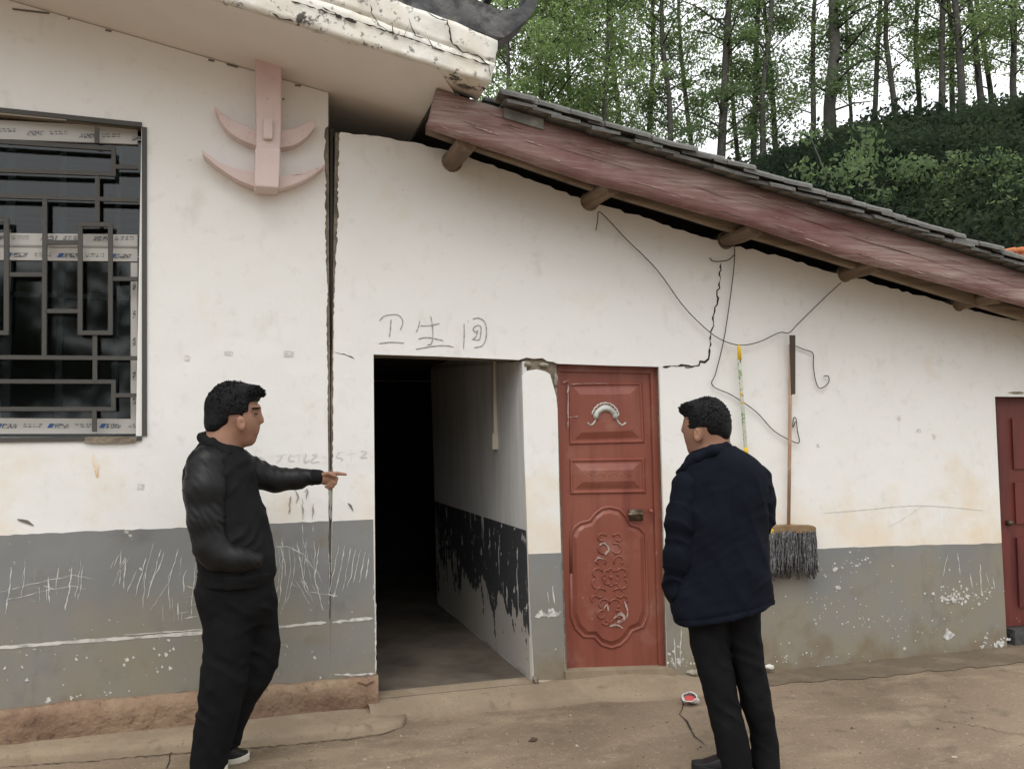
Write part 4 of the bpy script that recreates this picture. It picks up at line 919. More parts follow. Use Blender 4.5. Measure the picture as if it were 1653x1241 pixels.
def mop(hpts, hm, head, label, board_m_, y0, seed, strap=False):
    base = W((head[0]+head[1])/2, head[3]+60, y0); e = empty('mop', base, label, 'mop')
    hp = [W(x, y, y0) for x, y in hpts]
    hnd = MB().tube(hp, .0115, 10).build('handle', hm, e, True)
    x0, x1, ya, yb = head
    b_ = MB().prism([W(x, y, y0-.025) for x, y in [(x0, ya+1), (x0+6, ya-1), ((x0+x1)/2, ya-2), (x1-5, ya-1), (x1, ya+2), (x1, yb), (x0, yb+1)]], (0, .055, 0)).build('head_board', board_m_, e)
    md = b_.modifiers.new('bevel', 'BEVEL'); md.width = .006; md.segments = 2
    s = MB(); r0 = random.Random(seed)
    for i in range(150):
        x = r0.uniform(x0+1, x1-1); l_ = r0.uniform(52, 78); sp = (x-(x0+x1)/2)/(x1-x0); yy = y0+r0.uniform(-.035, .022); P = []
        for k in range(6):
            t = k/5; P.append(W(x+sp*t*8+r0.uniform(-2, 2), yb-3+l_*t, yy+r0.uniform(-.006, .006)-.015*t))
        s.tube(P, r0.uniform(.0035, .0055), 4)
    s.build('yarn', strand_m, e, True)['kind'] = 'stuff'
    return e
m1 = mop([(1276, 556), (1275, 700), (1273, 850)], handle_m, (1246, 1318, 849, 860), 'grey string mop with pale wooden stick hanging on the wire', board_m, -.06, 1)
MB().prism([W(x, y, -.078) for x, y in [(1275, 541), (1284, 541), (1284, 636), (1278, 637)]], (0, .006, 0)).build('strap', strap_m, m1)
m2 = mop([(1193, 580), (1199, 660), (1204, 730), (1211, 855)], floral_m, (1188, 1250, 853, 863), 'mop with yellow floral patterned handle half hidden behind the navy jacket', yellow_m, -.075, 2)
MB().tube([W(1192.5, 556, -.075), W(1193, 562, -.075), W(1194, 582, -.075)], [.004, .012, .0135], 10).build('hanging_cap', yellow_m, m2, True)
MB().tube([W(1204, 722, -.076), W(1205, 736, -.076)], .014, 10).build('collar', yellow_m, m2, True)

# litter
c0 = G(1118, 1139, 0)
cup = empty('paper_cup', c0, 'crumpled white paper cup with red print lying by the man\'s foot', 'paper cup')
ax_d = Vector((.60, .42, -.42)).normalized(); side = ax_d.cross(Vector((0, 0, 1))).normalized(); upv = side.cross(ax_d)
cc = c0+Vector((-.02, .0, .052))
vs, fs = [], []
for k, (t, r0) in enumerate([(0, .036), (.03, .033), (.055, .03), (.085, .024), (.085, .0)]):
    for j in range(14):
        w = 6.283*j/14; vs.append(cc+ax_d*t+(side*math.cos(w)+upv*math.sin(w)*(.62))*r0*1.15*(1+.14*math.sin(2*w+3*k)+.08*math.sin(5*w)))
for k in range(4):
    for j in range(14): fs.append((k*14+j, k*14+(j+1) % 14, (k+1)*14+(j+1) % 14, (k+1)*14+j))
obj('cup_wall', vs, fs, white_m, cup, True)
vs2 = [cc+ax_d*-.001+(side*math.cos(6.283*j/14)+upv*math.sin(6.283*j/14)*.62)*.043*(1+.12*math.sin(12.566*j/14)+.06*math.sin(31.4*j/14)) for j in range(14)]
MB().tube(vs2+vs2[:1], .003, 5).build('rim', white_m, cup, True)
obj('red_inside', [cc+ax_d*.012+(side*math.cos(6.283*j/14)+upv*math.sin(6.283*j/14)*.5)*.033-upv*.004 for j in range(14)], [tuple(range(14))], redp_m, cup)
c1 = G(1242, 1080, .01)
tag(lump('plaster_chip', 1243, 1076, 9, 5, -.05, .02, 31, mat('chip', (.62, .6, .55), .9), None), 'small white plaster chip lying against the wall foot', 'plaster chip')
lf_ = MB()
for x, y in [(855, 1194), (1290, 1208)]: pass
b0 = G(852, 1196, .004)
lv = MB().add([b0, b0+Vector((.03, .02, .012)), b0+Vector((.06, .015, .004)), b0+Vector((.035, -.012, .002))], [(0, 1, 2, 3)])
tag(lv.build('dry_leaf', mat('dry_leaf', (.07, .05, .03), .9), None, fix=False), 'dark dry leaf on the concrete between the two men', 'leaf')

# ------------------------------------------------------------------ people
def surface_nets(f, xs, ys, zs):
    s = f < 0
    nx, ny, nz = f.shape
    c = [s[i:nx-1+i, j:ny-1+j, k:nz-1+k] for i in (0, 1) for j in (0, 1) for k in (0, 1)]
    cnt = sum(a.astype(np.int8) for a in c); act = (cnt > 0) & (cnt < 8)
    I, J, K = np.nonzero(act); vid = -np.ones(act.shape, np.int64); vid[I, J, K] = np.arange(len(I))
    offs = [(i, j, k) for i in (0, 1) for j in (0, 1) for k in (0, 1)]
    val = np.stack([f[I+a, J+b, K+d] for a, b, d in offs], -1)
    pos = np.zeros((len(I), 3)); num = np.zeros(len(I))
    for e0 in range(8):
        for ax in range(3):
            a = offs[e0]
            if a[ax]: continue
            b = list(a); b[ax] = 1; e1 = offs.index(tuple(b))
            v0, v1 = val[:, e0], val[:, e1]; mk_ = (v0 < 0) != (v1 < 0); t = np.where(mk_, v0/np.where(mk_, v0-v1, 1), 0)
            p = np.array(a, float)[None]+np.zeros((len(I), 3)); p[:, ax] += t
            pos += p*mk_[:, None]; num += mk_
    pos /= num[:, None]; idx = np.stack([I, J, K], -1)+pos
    out = np.stack([np.interp(idx[:, d], np.arange(len(g_)), g_) for d, g_ in enumerate((xs, ys, zs))], -1)
    faces = []
    for ax in range(3):
        sl0 = [slice(None)]*3; sl1 = [slice(None)]*3; sl0[ax] = slice(0, -1); sl1[ax] = slice(1, None)
        a, b = s[tuple(sl0)], s[tuple(sl1)]; ch = a != b
        u, v_ = [(1, 2), (2, 0), (0, 1)][ax]
        pts = np.stack(np.nonzero(ch), -1)
        ok = (pts[:, u] > 0) & (pts[:, v_] > 0) & (pts[:, u] < f.shape[u]-1) & (pts[:, v_] < f.shape[v_]-1); pts = pts[ok]
        flip = a[tuple(pts.T)]
        q_ = []
        for du, dv in ((-1, -1), (0, -1), (0, 0), (-1, 0)):
            p = pts.copy(); p[:, u] += du; p[:, v_] += dv; q_.append(vid[tuple(p.T)])
        q_ = np.stack(q_, -1); q_[~flip] = q_[~flip][:, ::-1]; faces.append(q_)
    return out, np.concatenate(faces)
def smin(a, b, k):
    h = np.clip(.5+.5*(b-a)/k, 0, 1); return b+(a-b)*h-k*h*(1-h)
f32 = np.float32
def axis(lo, hi, h, fine=()):               # coordinates with finer steps inside the given ranges
    out = [lo-3*h]
    while out[-1] < hi+3*h:
        x = out[-1]; st = h
        for a, b, hf in fine:
            if a-.01 <= x <= b+.01: st = min(st, hf)
        out.append(x+st)
    return np.array(out)
class Figure:
    """a person modelled as solids in a frame standing at the feet: a = view right, b = away, z = up"""
    def __init__(s, foot):
        s.o = Vector(foot); s.a = Vector((math.cos(yaw), -math.sin(yaw), 0)); s.b = Vector((math.sin(yaw), math.cos(yaw), 0))
        p, q = s.Q(500, 800), s.Q(501, 800); s.k = abs(q[0]-p[0])           # metres per photo pixel here
    def Q(s, px, py, b=0.0):
        v = ray(px, py); n_ = np.array(s.b); c = np.array(s.o)+n_*b; t = ((c-CAM)@n_)/(v@n_); w = CAM+t*v-np.array(s.o)
        return np.array([w@np.array(s.a), w@n_, w[2]])
    def grid(s, px0, px1, py0, py1, b0, b1, h, fx=(), fy=(), fz=()):
        lo, hi = s.Q(px0, py1), s.Q(px1, py0)
        fx = [(s.Q(a, 800)[0], s.Q(b, 800)[0], hf) for a, b, hf in fx]; fz = [(s.Q(800, b)[2], s.Q(800, a)[2], hf) for a, b, hf in fz]
        s.x, s.y, s.z = axis(lo[0], hi[0], h, fx), axis(b0, b1, h, fy), axis(lo[2], hi[2], h, fz)
        s.X, s.Y, s.Z = [g_.astype(f32) for g_ in np.meshgrid(s.x, s.y, s.z, indexing='ij')]
    def cap(s, p, q, r0, r1):
        p, q = [np.asarray(v).astype(f32) for v in (p, q)]; d_ = q-p; dd = max(float(d_@d_), 1e-12)
        x, y, z = s.X-p[0], s.Y-p[1], s.Z-p[2]
        t = np.clip((x*d_[0]+y*d_[1]+z*d_[2])/f32(dd), 0, 1)
        x = x-t*d_[0]; y = y-t*d_[1]; z = z-t*d_[2]
        return np.sqrt(x*x+y*y+z*z)-(f32(r0)+f32(r1-r0)*t)
    def chain(s, pts, rs, k=.01):
        f = None
        for i in range(len(pts)-1):
            c = s.cap(pts[i], pts[i+1], rs[i], rs[i+1]); f = c if f is None else smin(f, c, k)
        return f
    def ell(s, c, r, rot=0, tilt=0):
        x, y, z = s.X-f32(c[0]), s.Y-f32(c[1]), s.Z-f32(c[2])
        if rot: ca, sa = f32(math.cos(rot)), f32(math.sin(rot)); x, y = x*ca+y*sa, -x*sa+y*ca
        if tilt: ca, sa = f32(math.cos(tilt)), f32(math.sin(tilt)); x, z = x*ca+z*sa, -x*sa+z*ca
        r = [f32(v) for v in r]; x, y, z = x/r[0], y/r[1], z/r[2]
        k0 = np.sqrt(x*x+y*y+z*z); k1 = np.sqrt((x/r[0])**2+(y/r[1])**2+(z/r[2])**2)+f32(1e-6)
        return k0*(k0-1)/k1
    def loft(s, st, e=2.3, ends=(0.0, 0.0)):
        """st: (py, px_left, px_right, b_centre, b_radius) from top to bottom"""
        zz, ca, ra, cb, rb = [], [], [], [], []
        for py, l, r_, b, w in st:
            A, B = s.Q(l, py, b), s.Q(r_, py, b); zz.append(A[2]*.5+B[2]*.5); ca.append((A[0]+B[0])/2); ra.append((B[0]-A[0])/2); cb.append(b); rb.append(w)
        o = np.argsort(zz); zz = np.array(zz)[o]
        def sm(v):                          # smoothed over about 5 cm
            v = np.array(v)[o]; return sum(np.interp(s.z+d_, zz, v) for d_ in np.linspace(-.025, .025, 9))/9
        CA, RA, CB, RB = [sm(v)[None, None, :].astype(f32) for v in (ca, ra, cb, rb)]
        u = np.abs(s.X-CA)/RA; v = np.abs(s.Y-CB)/RB
        d_ = ((u**f32(e)+v**f32(e)+f32(1e-9))**f32(1/e)-1)*np.minimum(RA, RB)
        return np.maximum(d_, np.maximum(s.Z-zz[-1]-ends[0], zz[0]-ends[1]-s.Z))
    def noise(s, freq, seed=0, st=(1, 1, 1)): return vnoise(np.stack([s.X*st[0], s.Y*st[1], s.Z*st[2]], -1)*freq+7.3, seed).astype(f32)
    def creases(s, seed, amp, fr, d_, warp=8):
        """soft folds across direction d_, coming and going along the cloth"""
        ph = (s.X*d_[0]+s.Y*d_[1]+s.Z*d_[2])*fr+s.noise(warp, seed)*1.9
        g_ = np.clip(.35+.9*s.noise(9, seed+40), 0, 1)
        return amp*g_*(np.abs(np.sin(ph))**.8-.5)
    def mesh(s, f, name, material, parent, it=2):
        v, q_ = surface_nets(f, s.x, s.y, s.z)
        A, B = np.array(s.a), np.array(s.b)
        w = v[:, :1]*A+v[:, 1:2]*B+v[:, 2:]*np.array([0, 0, 1.0])
        me = bpy.data.meshes.new(name)
        me.vertices.add(len(w)); me.vertices.foreach_set('co', w.astype(np.float32).ravel())
        me.loops.add(len(q_)*4); me.loops.foreach_set('vertex_index', q_.astype(np.int32).ravel())
        me.polygons.add(len(q_)); me.polygons.foreach_set('loop_start', np.arange(0, len(q_)*4, 4, dtype=np.int32)); me.polygons.foreach_set('loop_total', np.full(len(q_), 4, np.int32))
        me.update(calc_edges=True); me.validate(); me.polygons.foreach_set('use_smooth', np.ones(len(q_), bool))
        me.materials.append(material)
        o = bpy.data.objects.new(name, me); COL.objects.link(o)
        if parent is None: o.location = s.o
        else: o.parent = parent
        if it: md = o.modifiers.new('smooth', 'SMOOTH'); md.factor = .5; md.iterations = it
        return o
    def below(s, p, q, b):                  # negative under the line p-q
        A, B = s.Q(*p, b), s.Q(*q, b); n_ = np.array([-(B[2]-A[2]), B[0]-A[0]]); n_ /= np.hypot(*n_); return (s.X-f32(A[0]))*f32(n_[0])+(s.Z-f32(A[2]))*f32(n_[1])
    def right(s, px, b): return f32(s.Q(px, 680, b)[0])-s.X     # negative right of px
    def left(s, px, b): return s.X-f32(s.Q(px, 680, b)[0])
    def tufts(s, c, rad, n_, seed, ln, keep, parent, lean):
        """short hair ends that break the outline"""
        r = random.Random(seed); mb = MB()
        c = np.array(c)
        for i in range(n_):
            d_ = np.array([r.gauss(0, 1), r.gauss(0, 1), r.gauss(0, 1)]); d_ /= np.linalg.norm(d_); p = c+d_*np.array(rad)*.96
            if not keep(p): continue
            t = d_*.40+np.array(lean)*1.3+np.array([r.gauss(0, .16), r.gauss(0, .16), r.gauss(0, .16)]); t /= np.linalg.norm(t); L = ln*r.uniform(.6, 1.3)
            P = [p, p+t*L*.5+d_*L*.2, p+t*L]; wv = [Vector(s.a)*float(q_[0])+Vector(s.b)*float(q_[1])+Vector((0, 0, float(q_[2]))) for q_ in P]
            mb.tube(wv, [.0032, .0024, .0005], 4, caps=False)
        o = obj('hair_ends', mb.v, mb.f, hair_m, None); o.parent = parent; o['kind'] = 'stuff'; return o

# ---- man in black pointing at the crack
F = Figure(G(342, 1245)); K = F.k; Q = F.Q
HB = .02                                        # head stands here in depth
hb = .22
F.grid(300, 562, 608, 1240, -.26, .34, .016, fx=[(325, 428, .0062), (505, 560, .0045)], fy=[(-.13, .17, .0075), (hb-.06, hb+.035, .005)], fz=[(608, 748, .0062), (752, 792, .0042)])
sk = F.ell(Q(376, 666, HB), (40*K, 33*K, 47*K))
sk = smin(sk, F.ell(Q(397, 682, HB+.012), (22*K, 26*K, 36*K)), .03)
sk = smin(sk, F.chain([Q(376, 699, HB-.03), Q(392, 707, HB-.005), Q(402, 710, HB+.02)], [15*K, 11*K, 8.5*K], .02), .03)     # jaw and chin
sk = smin(sk, F.chain([Q(417.5, 664, HB+.018), Q(421.5, 679, HB+.02)], [4*K, 5*K]), .010)                                    # nose
sk = smin(sk, F.cap(Q(415.5, 657, HB-.02), Q(417, 658, HB+.04), 4.5*K, 4.5*K), .014)                                         # brow
sk = smin(sk, F.cap(Q(415, 691.5, HB+.0), Q(416, 692, HB+.035), 3.4*K, 3*K), .006)                                           # lips
sk = smin(sk, F.cap(Q(414, 698, HB+.0), Q(414.5, 698, HB+.03), 3.2*K, 3*K), .006)
sk = np.maximum(sk, -F.ell(Q(412, 667, HB-.05), (7*K, 8*K, 4.5*K)))                                                          # eye socket
ear = F.ell(Q(389, 684, HB-.095), (7.5*K, 5*K, 13*K), 0, .15); ear = np.maximum(ear, -F.ell(Q(390.5, 682, HB-.112), (3.8*K, 4.5*K, 7.5*K)))
sk = smin(sk, ear, .006)
sk = smin(sk, F.chain([Q(364, 690, HB), Q(360, 715, .0), Q(356, 742, -.01)], [29*K, 27*K, 31*K], .02), .03)                 # neck
# torso, legs and arms under the clothes
sk = smin(sk, F.loft([(742, 325, 395, 0, .09), (800, 312, 405, .0, .11), (900, 333, 425, 0, .11), (960, 335, 425, 0, .11)]), .03)
sk = smin(sk, F.chain([Q(360, 950, -.03), Q(362, 1080, -.03), Q(342, 1215, -.01)], [.08, .06, .035]), .03)
sk = smin(sk, F.chain([Q(395, 950, .08), Q(415, 1045, .10), Q(370, 1195, .13)], [.07, .05, .03]), .03)
sk = smin(sk, F.chain([Q(338, 760, -.08), Q(340, 885, -.14), Q(400, 906, -.11)], [.045, .04, .03]), .03)
sk = smin(sk, F.chain([Q(388, 758, .13), Q(450, 776, .20), Q(514, 771, hb)], [.045, .034, .026]), .03)
palm = smin(F.cap(Q(513, 771, hb), Q(530, 771, hb), .024, .024), F.ell(Q(524, 772, hb), (13*K, .022, 11*K)), .012)
fing = [([(533, 764.5, -.004), (545, 764, -.006), (558, 765.5, -.006)], [.0108, .0094, .0075]),                        # index, straight
        ([(534, 769, -.018), (543, 772, -.026), (541, 780, -.024), (533, 780, -.018)], [.0105, .0098, .009, .0082]),   # middle, curled
        ([(533, 774, -.014), (540, 778, -.024), (537, 785, -.020), (530, 783, -.015)], [.010, .0095, .0088, .008]),
        ([(530, 779, -.008), (536, 783, -.016), (532, 788, -.013), (526, 785, -.010)], [.009, .0085, .008, .0075]),
        ([(522, 766, -.016), (532, 764, -.034), (541, 768.5, -.036)], [.012, .0105, .0085])]                           # thumb from the side of the palm
for pts, rs in fing: palm = smin(palm, F.chain([Q(x, y, hb+b) for x, y, b in pts], rs, .004), .003)
sk = smin(sk, palm, .008)
man = F.mesh(sk, 'person', skin_m, None, 1)
tag(man, 'man in black jacket with shiny sleeves pointing at the crack, one hand in pocket', 'person')
# hair: full on top and down to the nape, cut round the ear, sideburn in front of it
F.grid(322, 432, 604, 712, -.14, .18, .0052)
hr = F.ell(Q(375, 660, HB), (44.5*K, 37.5*K, 45.5*K)); hr = smin(hr, F.ell(Q(401, 634, HB+.0), (22*K, 27*K, 14*K), 0, -.12), .025); hr = smin(hr, F.ell(Q(357, 682, HB), (25*K, 37*K, 24*K)), .02)
hr = hr+F.noise(30, 3, (1, 1, .7))*.003+F.noise(140, 5)*.0012
hr = np.maximum(hr, -np.maximum(F.right(407, HB), F.below((400, 652), (425, 644), HB)))                                        # open face
hr = np.maximum(hr, -np.maximum(F.right(400.5, HB), F.below((395, 668), (425, 662), HB)))
hr = np.maximum(hr, -np.maximum(F.right(392, HB), F.below((380, 683), (410, 684), HB)))                                        # cheek below the sideburn
hr = np.maximum(hr, -np.maximum.reduce([F.right(379, HB), F.left(397, HB), F.below((376, 671), (400, 669), HB)]))                # ear
hr = np.maximum(hr, -np.maximum.reduce([F.right(358, HB), F.below((363, 703), (382, 676), HB), F.below((340, 672), (420, 672), HB)]))
hr = np.maximum(hr, -F.below((330, 699), (372, 703), HB))
hair = F.mesh(hr, 'hair', hair_m, man, 1)
zc, ac = Q(375, 655)[2], Q(405, 655)[0]
F.tufts(Q(375, 660, HB), (44*K, 37*K, 45*K), 2200, 3, .013, lambda p: p[2] > Q(375, 662)[2] and p[0] < ac, hair, (.35, 0, .35))
F.tufts(Q(404, 635, HB), (19*K, 24*K, 12*K), 500, 4, .018, lambda p: p[2] > Q(375, 640)[2], hair, (.8, 0, .1))
# clothes
F.grid(285, 455, 695, 950, -.22, .24, .0066)
jk = F.loft([(706, 333, 372, .0, .07), (722, 318, 390, .0, .105), (736, 309, 402, .0, .14), (755, 302, 409, .01, .165), (780, 298, 414, .01, .17), (805, 301, 418, .01, .168), (830, 306, 427, .0, .165), (865, 313, 436, -.005, .165), (905, 320, 444, -.005, .168), (925, 323, 443, -.005, .165), (940, 325, 435, -.005, .155)], 2.2)
jk = np.maximum(jk, -F.chain([Q(366, 690, HB), Q(368, 712, .01), Q(366, 722, 0)], [24*K, 24*K, 20*K]))
jk = jk+F.noise(9, 4)*.007+F.noise(22, 5)*.003+F.creases(11, .010, 38, (.8, .2, -.9))
jacket = F.mesh(jk, 'jacket', knit_m, man)
F.grid(310, 455, 915, 950, -.22, .22, .0066)
hem = F.loft([(920, 322.5, 444.5, -.005, .168), (930, 323.5, 443.5, -.005, .167), (943, 327, 435, -.005, .153)], 2.2)+.002*np.sin(F.X*420+F.Y*420)
F.mesh(hem, 'hem_rib', knit_m, jacket)
F.grid(312, 405, 685, 755, -.14, .16, .0055)
col = F.chain([Q(327, 706, -.02), Q(342, 718, -.085), Q(366, 732, -.085), Q(384, 736, -.03), Q(388, 729, .04)], [8.5*K, 8.5*K, 8*K, 7*K, 6*K], .01)
col = smin(col, F.chain([Q(327, 706, -.02), Q(338, 702, .05), Q(362, 712, .09)], [8.5*K, 8*K, 7*K], .01), .01)
F.mesh(col+.0015*np.sin(F.Z*500), 'collar', knit_m, jacket)
F.grid(288, 440, 705, 940, -.31, .06, .0062)
sv1 = F.chain([Q(336, 752, -.085), Q(333, 790, -.125), Q(335, 840, -.145), Q(341, 880, -.155), Q(354, 897, -.158), Q(384, 903, -.148), Q(410, 905, -.128)], [34*K, 32*K, 28*K, 25*K, 22*K, 19*K, 15*K], .04)
up = F.creases(3, .007, 64, (.75, .3, 1.0)); sv1 = sv1+up
sv1 = sv1+F.creases(21, .006, 110, (.9, .2, .6))
F.mesh(sv1, 'sleeve', leather_m, jacket)
F.grid(360, 512, 715, 815, -.0, .32, .0062)
sv2 = F.chain([Q(384, 752, .10), Q(410, 764, .155), Q(445, 774, .19), Q(480, 772.5, .21), Q(501, 770, .22)], [29*K, 25*K, 21*K, 17.5*K, 14*K], .02)
sv2 = sv2+F.creases(6, .012, 52, (1.4, .3, .5))
F.mesh(sv2, 'sleeve', leather_m, jacket)
F.grid(490, 522, 748, 792, hb-.06, hb+.06, .005)
F.mesh(F.cap(Q(498, 770, .22), Q(514, 770, .22), 14*K, 13*K)+.0012*np.sin(F.X*700), 'cuff', knit_m, jacket)
F.grid(300, 462, 915, 1250, -.17, .24, .0072)
tr = F.loft([(925, 326, 436, -.005, .14), (950, 322, 437, .0, .145), (980, 327, 442, .015, .14), (1000, 345, 430, .02, .11)], 2.3, (0, .01))
l1 = F.loft([(940, 322, 400, -.03, .105), (1000, 328, 405, -.03, .11), (1050, 330, 404, -.035, .10), (1100, 325, 398, -.035, .095), (1150, 318, 386, -.03, .088), (1200, 311, 374, -.02, .082), (1230, 307, 366, -.015, .08), (1243, 307, 362, -.015, .08)], 2.2)
l2 = F.loft([(940, 365, 434, .05, .10), (1000, 365, 448, .08, .10), (1040, 370, 453, .09, .095), (1080, 366, 445, .10, .088), (1110, 362, 431, .105, .082), (1150, 356, 406, .115, .072), (1180, 354, 391, .125, .065), (1206, 352, 386, .13, .062)], 2.2)
tr = smin(smin(l1, l2, .02), tr, .05)+F.noise(10, 7, (1, 1, .6))*.008+F.noise(24, 8)*.003+F.creases(9, .010, 34, (.8, .3, .9))
F.mesh(tr, 'trousers', trous_m, man)
def shoe(F, heel, toe, wd, hgt, name, sole_material, parent, z0=0.0):
    heel, toe = np.array(heel, float), np.array(toe, float); heel[2] = z0; toe[2] = z0
    d_ = (toe-heel); L = np.linalg.norm(d_); d_ /= L; n_ = np.array([-d_[1], d_[0], 0])
    h = .005; lo_ = np.minimum(heel, toe)-.08; hi_ = np.maximum(heel, toe)+.08
    F.x, F.y, F.z = np.arange(lo_[0], hi_[0], h), np.arange(lo_[1], hi_[1], h), np.arange(z0-.02, z0+hgt+.02, h)
    F.X, F.Y, F.Z = [g_.astype(f32) for g_ in np.meshgrid(F.x, F.y, F.z, indexing='ij')]
    X_, Y_ = F.X-heel[0], F.Y-heel[1]
    t = (X_*d_[0]+Y_*d_[1])/L; w = X_*n_[0]+Y_*n_[1]; tt = np.clip(t, 0, 1); half = wd*(.78+.27*np.sin(np.clip(tt*1.15, 0, 1)*math.pi))*np.sqrt(np.clip(1-(np.clip((tt-.78)/.24, 0, 1))**2, .02, 1))
    top = hgt*(1-.62*np.clip((tt-.25)/.55, 0, 1)**.8)
    body = np.maximum.reduce([np.abs(w)-half*np.sqrt(np.clip(1-np.clip((F.Z-z0-.3*hgt)/top, 0, 1)**2, .02, 1)), F.Z-z0-top, z0+.022-F.Z, -t*L-.01, t*L-L])
    sole = np.maximum.reduce([np.abs(w)-half-.005, F.Z-z0-.026-.01*np.clip((tt-.6)/.4, 0, 1), z0-F.Z, -t*L-.014, t*L-L-.005])
    o = F.mesh(body, name, shoe_m, parent); F.mesh(sole, 'sole', sole_material, o, 1); return o
shoe(F, Q(350, 1220, .10), Q(401, 1222, .15), .043, .105, 'shoe', sole_m, man)
shoe(F, Q(312, 1240, -.03), Q(366, 1240, -.01), .040, .10, 'shoe', sole_m, man)
F.grid(400, 428, 650, 705, HB-.08, HB+.06, .003)
F.mesh(F.ell(Q(413.5, 668, HB-.04), (3.2*K, 4*K, 1.7*K)), 'eye', mat('eye_dark', (.02, .015, .012), .3), man)
F.mesh(F.cap(Q(408, 659.5, HB-.058), Q(418.5, 658.5, HB-.02), 1.9*K, 1.7*K), 'eyebrow', hair_m, man)

# ---- man in navy jacket seen from behind
F = Figure(G(1200, 1247)); K = F.k; Q = F.Q
HB = .03
F.grid(1075, 1262, 636, 1240, -.16, .24, .016, fx=[(1095, 1182, .0062)], fy=[(-.10, .16, .0075)], fz=[(636, 755, .0062)])
sk = F.ell(Q(1141, 683, HB), (36*K, 34*K, 42*K))
sk = smin(sk, F.ell(Q(1124, 698, HB+.03), (20*K, 25*K, 34*K)), .03)
sk = smin(sk, F.chain([Q(1140, 715, HB+.01), Q(1126, 724, HB+.03), Q(1119, 727, HB+.045)], [15*K, 10*K, 7.5*K], .02), .03)
sk = smin(sk, F.cap(Q(1107.5, 680, HB+.045), Q(1103.5, 694, HB+.055), 3.5*K, 4.5*K), .012)
sk = smin(sk, F.cap(Q(1109, 706, HB+.04), Q(1109, 707, HB+.055), 3.2*K, 3*K), .008)
sk = smin(sk, F.cap(Q(1110, 713, HB+.04), Q(1110.5, 713, HB+.055), 3.2*K, 3*K), .008)
ear = F.ell(Q(1126.5, 702, HB-.075), (7*K, 5*K, 12.5*K), 0, -.1); ear = np.maximum(ear, -F.ell(Q(1125, 700, HB-.09), (3.4*K, 4*K, 7*K)))
sk = smin(sk, ear, .006)
sk = smin(sk, F.chain([Q(1150, 705, HB), Q(1152, 745, .01)], [27*K, 30*K]), .03)
sk = smin(sk, F.loft([(745, 1125, 1205, 0.02, .08), (850, 1115, 1215, .02, .10), (955, 1125, 1210, .02, .09)]), .03)
sk = smin(sk, F.chain([Q(1144, 965, .02), Q(1160, 1110, .02), Q(1188, 1220, .01)], [.06, .05, .035]), .03)
sk = smin(sk, F.chain([Q(1197, 965, .03), Q(1215, 1110, .05), Q(1236, 1220, .06)], [.06, .05, .035]), .02)
sk = smin(sk, F.chain([Q(1112, 780, .02), Q(1102, 890, .0), Q(1107, 950, .05)], [.045, .038, .03]), .03)
sk = smin(sk, F.chain([Q(1218, 775, .03), Q(1226, 840, .04), Q(1205, 890, .15)], [.045, .038, .03]), .03)
man2 = F.mesh(sk, 'person', skin_m, None, 1)
tag(man2, 'man in long navy jacket seen from behind, facing the red door', 'person')
F.grid(1092, 1188, 630, 726, -.12, .20, .0052)
hr = F.ell(Q(1142, 681, HB), (38*K, 36.5*K, 41*K)); hr = smin(hr, F.ell(Q(1119, 660, HB+.01), (20*K, 26*K, 13*K), 0, .15), .025); hr = smin(hr, F.ell(Q(1160, 696, HB), (18.5*K, 31*K, 23*K)), .02)
hr = hr+F.noise(30, 3, (1, 1, .7))*.002+F.noise(140, 5)*.0012
hr = np.maximum(hr, -np.maximum(F.left(1109, HB), F.below((1100, 672), (1114, 674), HB)))
hr = np.maximum(hr, -np.maximum(F.left(1119, HB), F.below((1100, 694), (1125, 694), HB)))
hr = np.maximum(hr, -np.maximum.reduce([F.left(1134, HB), F.right(1119.5, HB), F.below((1100, 690), (1138, 689), HB)]))
hr = np.maximum(hr, -np.maximum.reduce([F.left(1152, HB), F.below((1132, 692), (1152, 718), HB), F.below((1100, 692), (1180, 692), HB)]))
hr = np.maximum(hr, -F.below((1100, 719), (1185, 715), HB))
hair2 = F.mesh(hr, 'hair', hair_m, man2, 1)
zt, at_ = Q(1140, 690)[2], Q(1112, 690)[0]
F.tufts(Q(1142, 681, HB), (37.5*K, 36*K, 40.5*K), 2200, 6, .011, lambda p: p[2] > zt and p[0] > at_, hair2, (-.2, 0, .3))
F.tufts(Q(1118, 661, HB+.01), (18*K, 24*K, 11*K), 500, 7, .016, lambda p: p[2] > Q(1140, 668)[2], hair2, (-.8, 0, .15))
F.grid(1062, 1272, 712, 1020, -.19, .24, .0066)
jk = F.loft([(720, 1130, 1180, .02, .08), (731, 1112, 1205, .02, .11), (744, 1104, 1224, .02, .13), (768, 1098, 1238, .02, .15), (800, 1096, 1241, .02, .16), (850, 1094, 1237, .02, .16), (900, 1091, 1240, .02, .165), (950, 1085, 1246, .02, .17), (985, 1083, 1250, .02, .175), (1012, 1090, 1254, .02, .175)], 2.25)
jk = np.maximum(jk, -F.below((1095, 1007), (1251, 974), 0))
jk = jk+F.noise(6, 4, (1, 1, .7))*.006+F.noise(17, 5)*.003+F.creases(4, .009, 26, (1.0, .3, .55), 4)+F.creases(14, .004, 60, (-.5, .2, 1.0), 6)
hemd = F.below((1095, 1007), (1251, 974), 0); jk = jk+.005*np.exp(-((hemd-.03)/.004)**2)
jk = jk+.006*np.exp(-((F.X-f32(Q(1172, 850)[0]))/.005)**2)                    # centre back seam
jacket2 = F.mesh(jk, 'jacket', navy_m, man2)
F.grid(1080, 1190, 705, 785, -.13, .18, .0055)
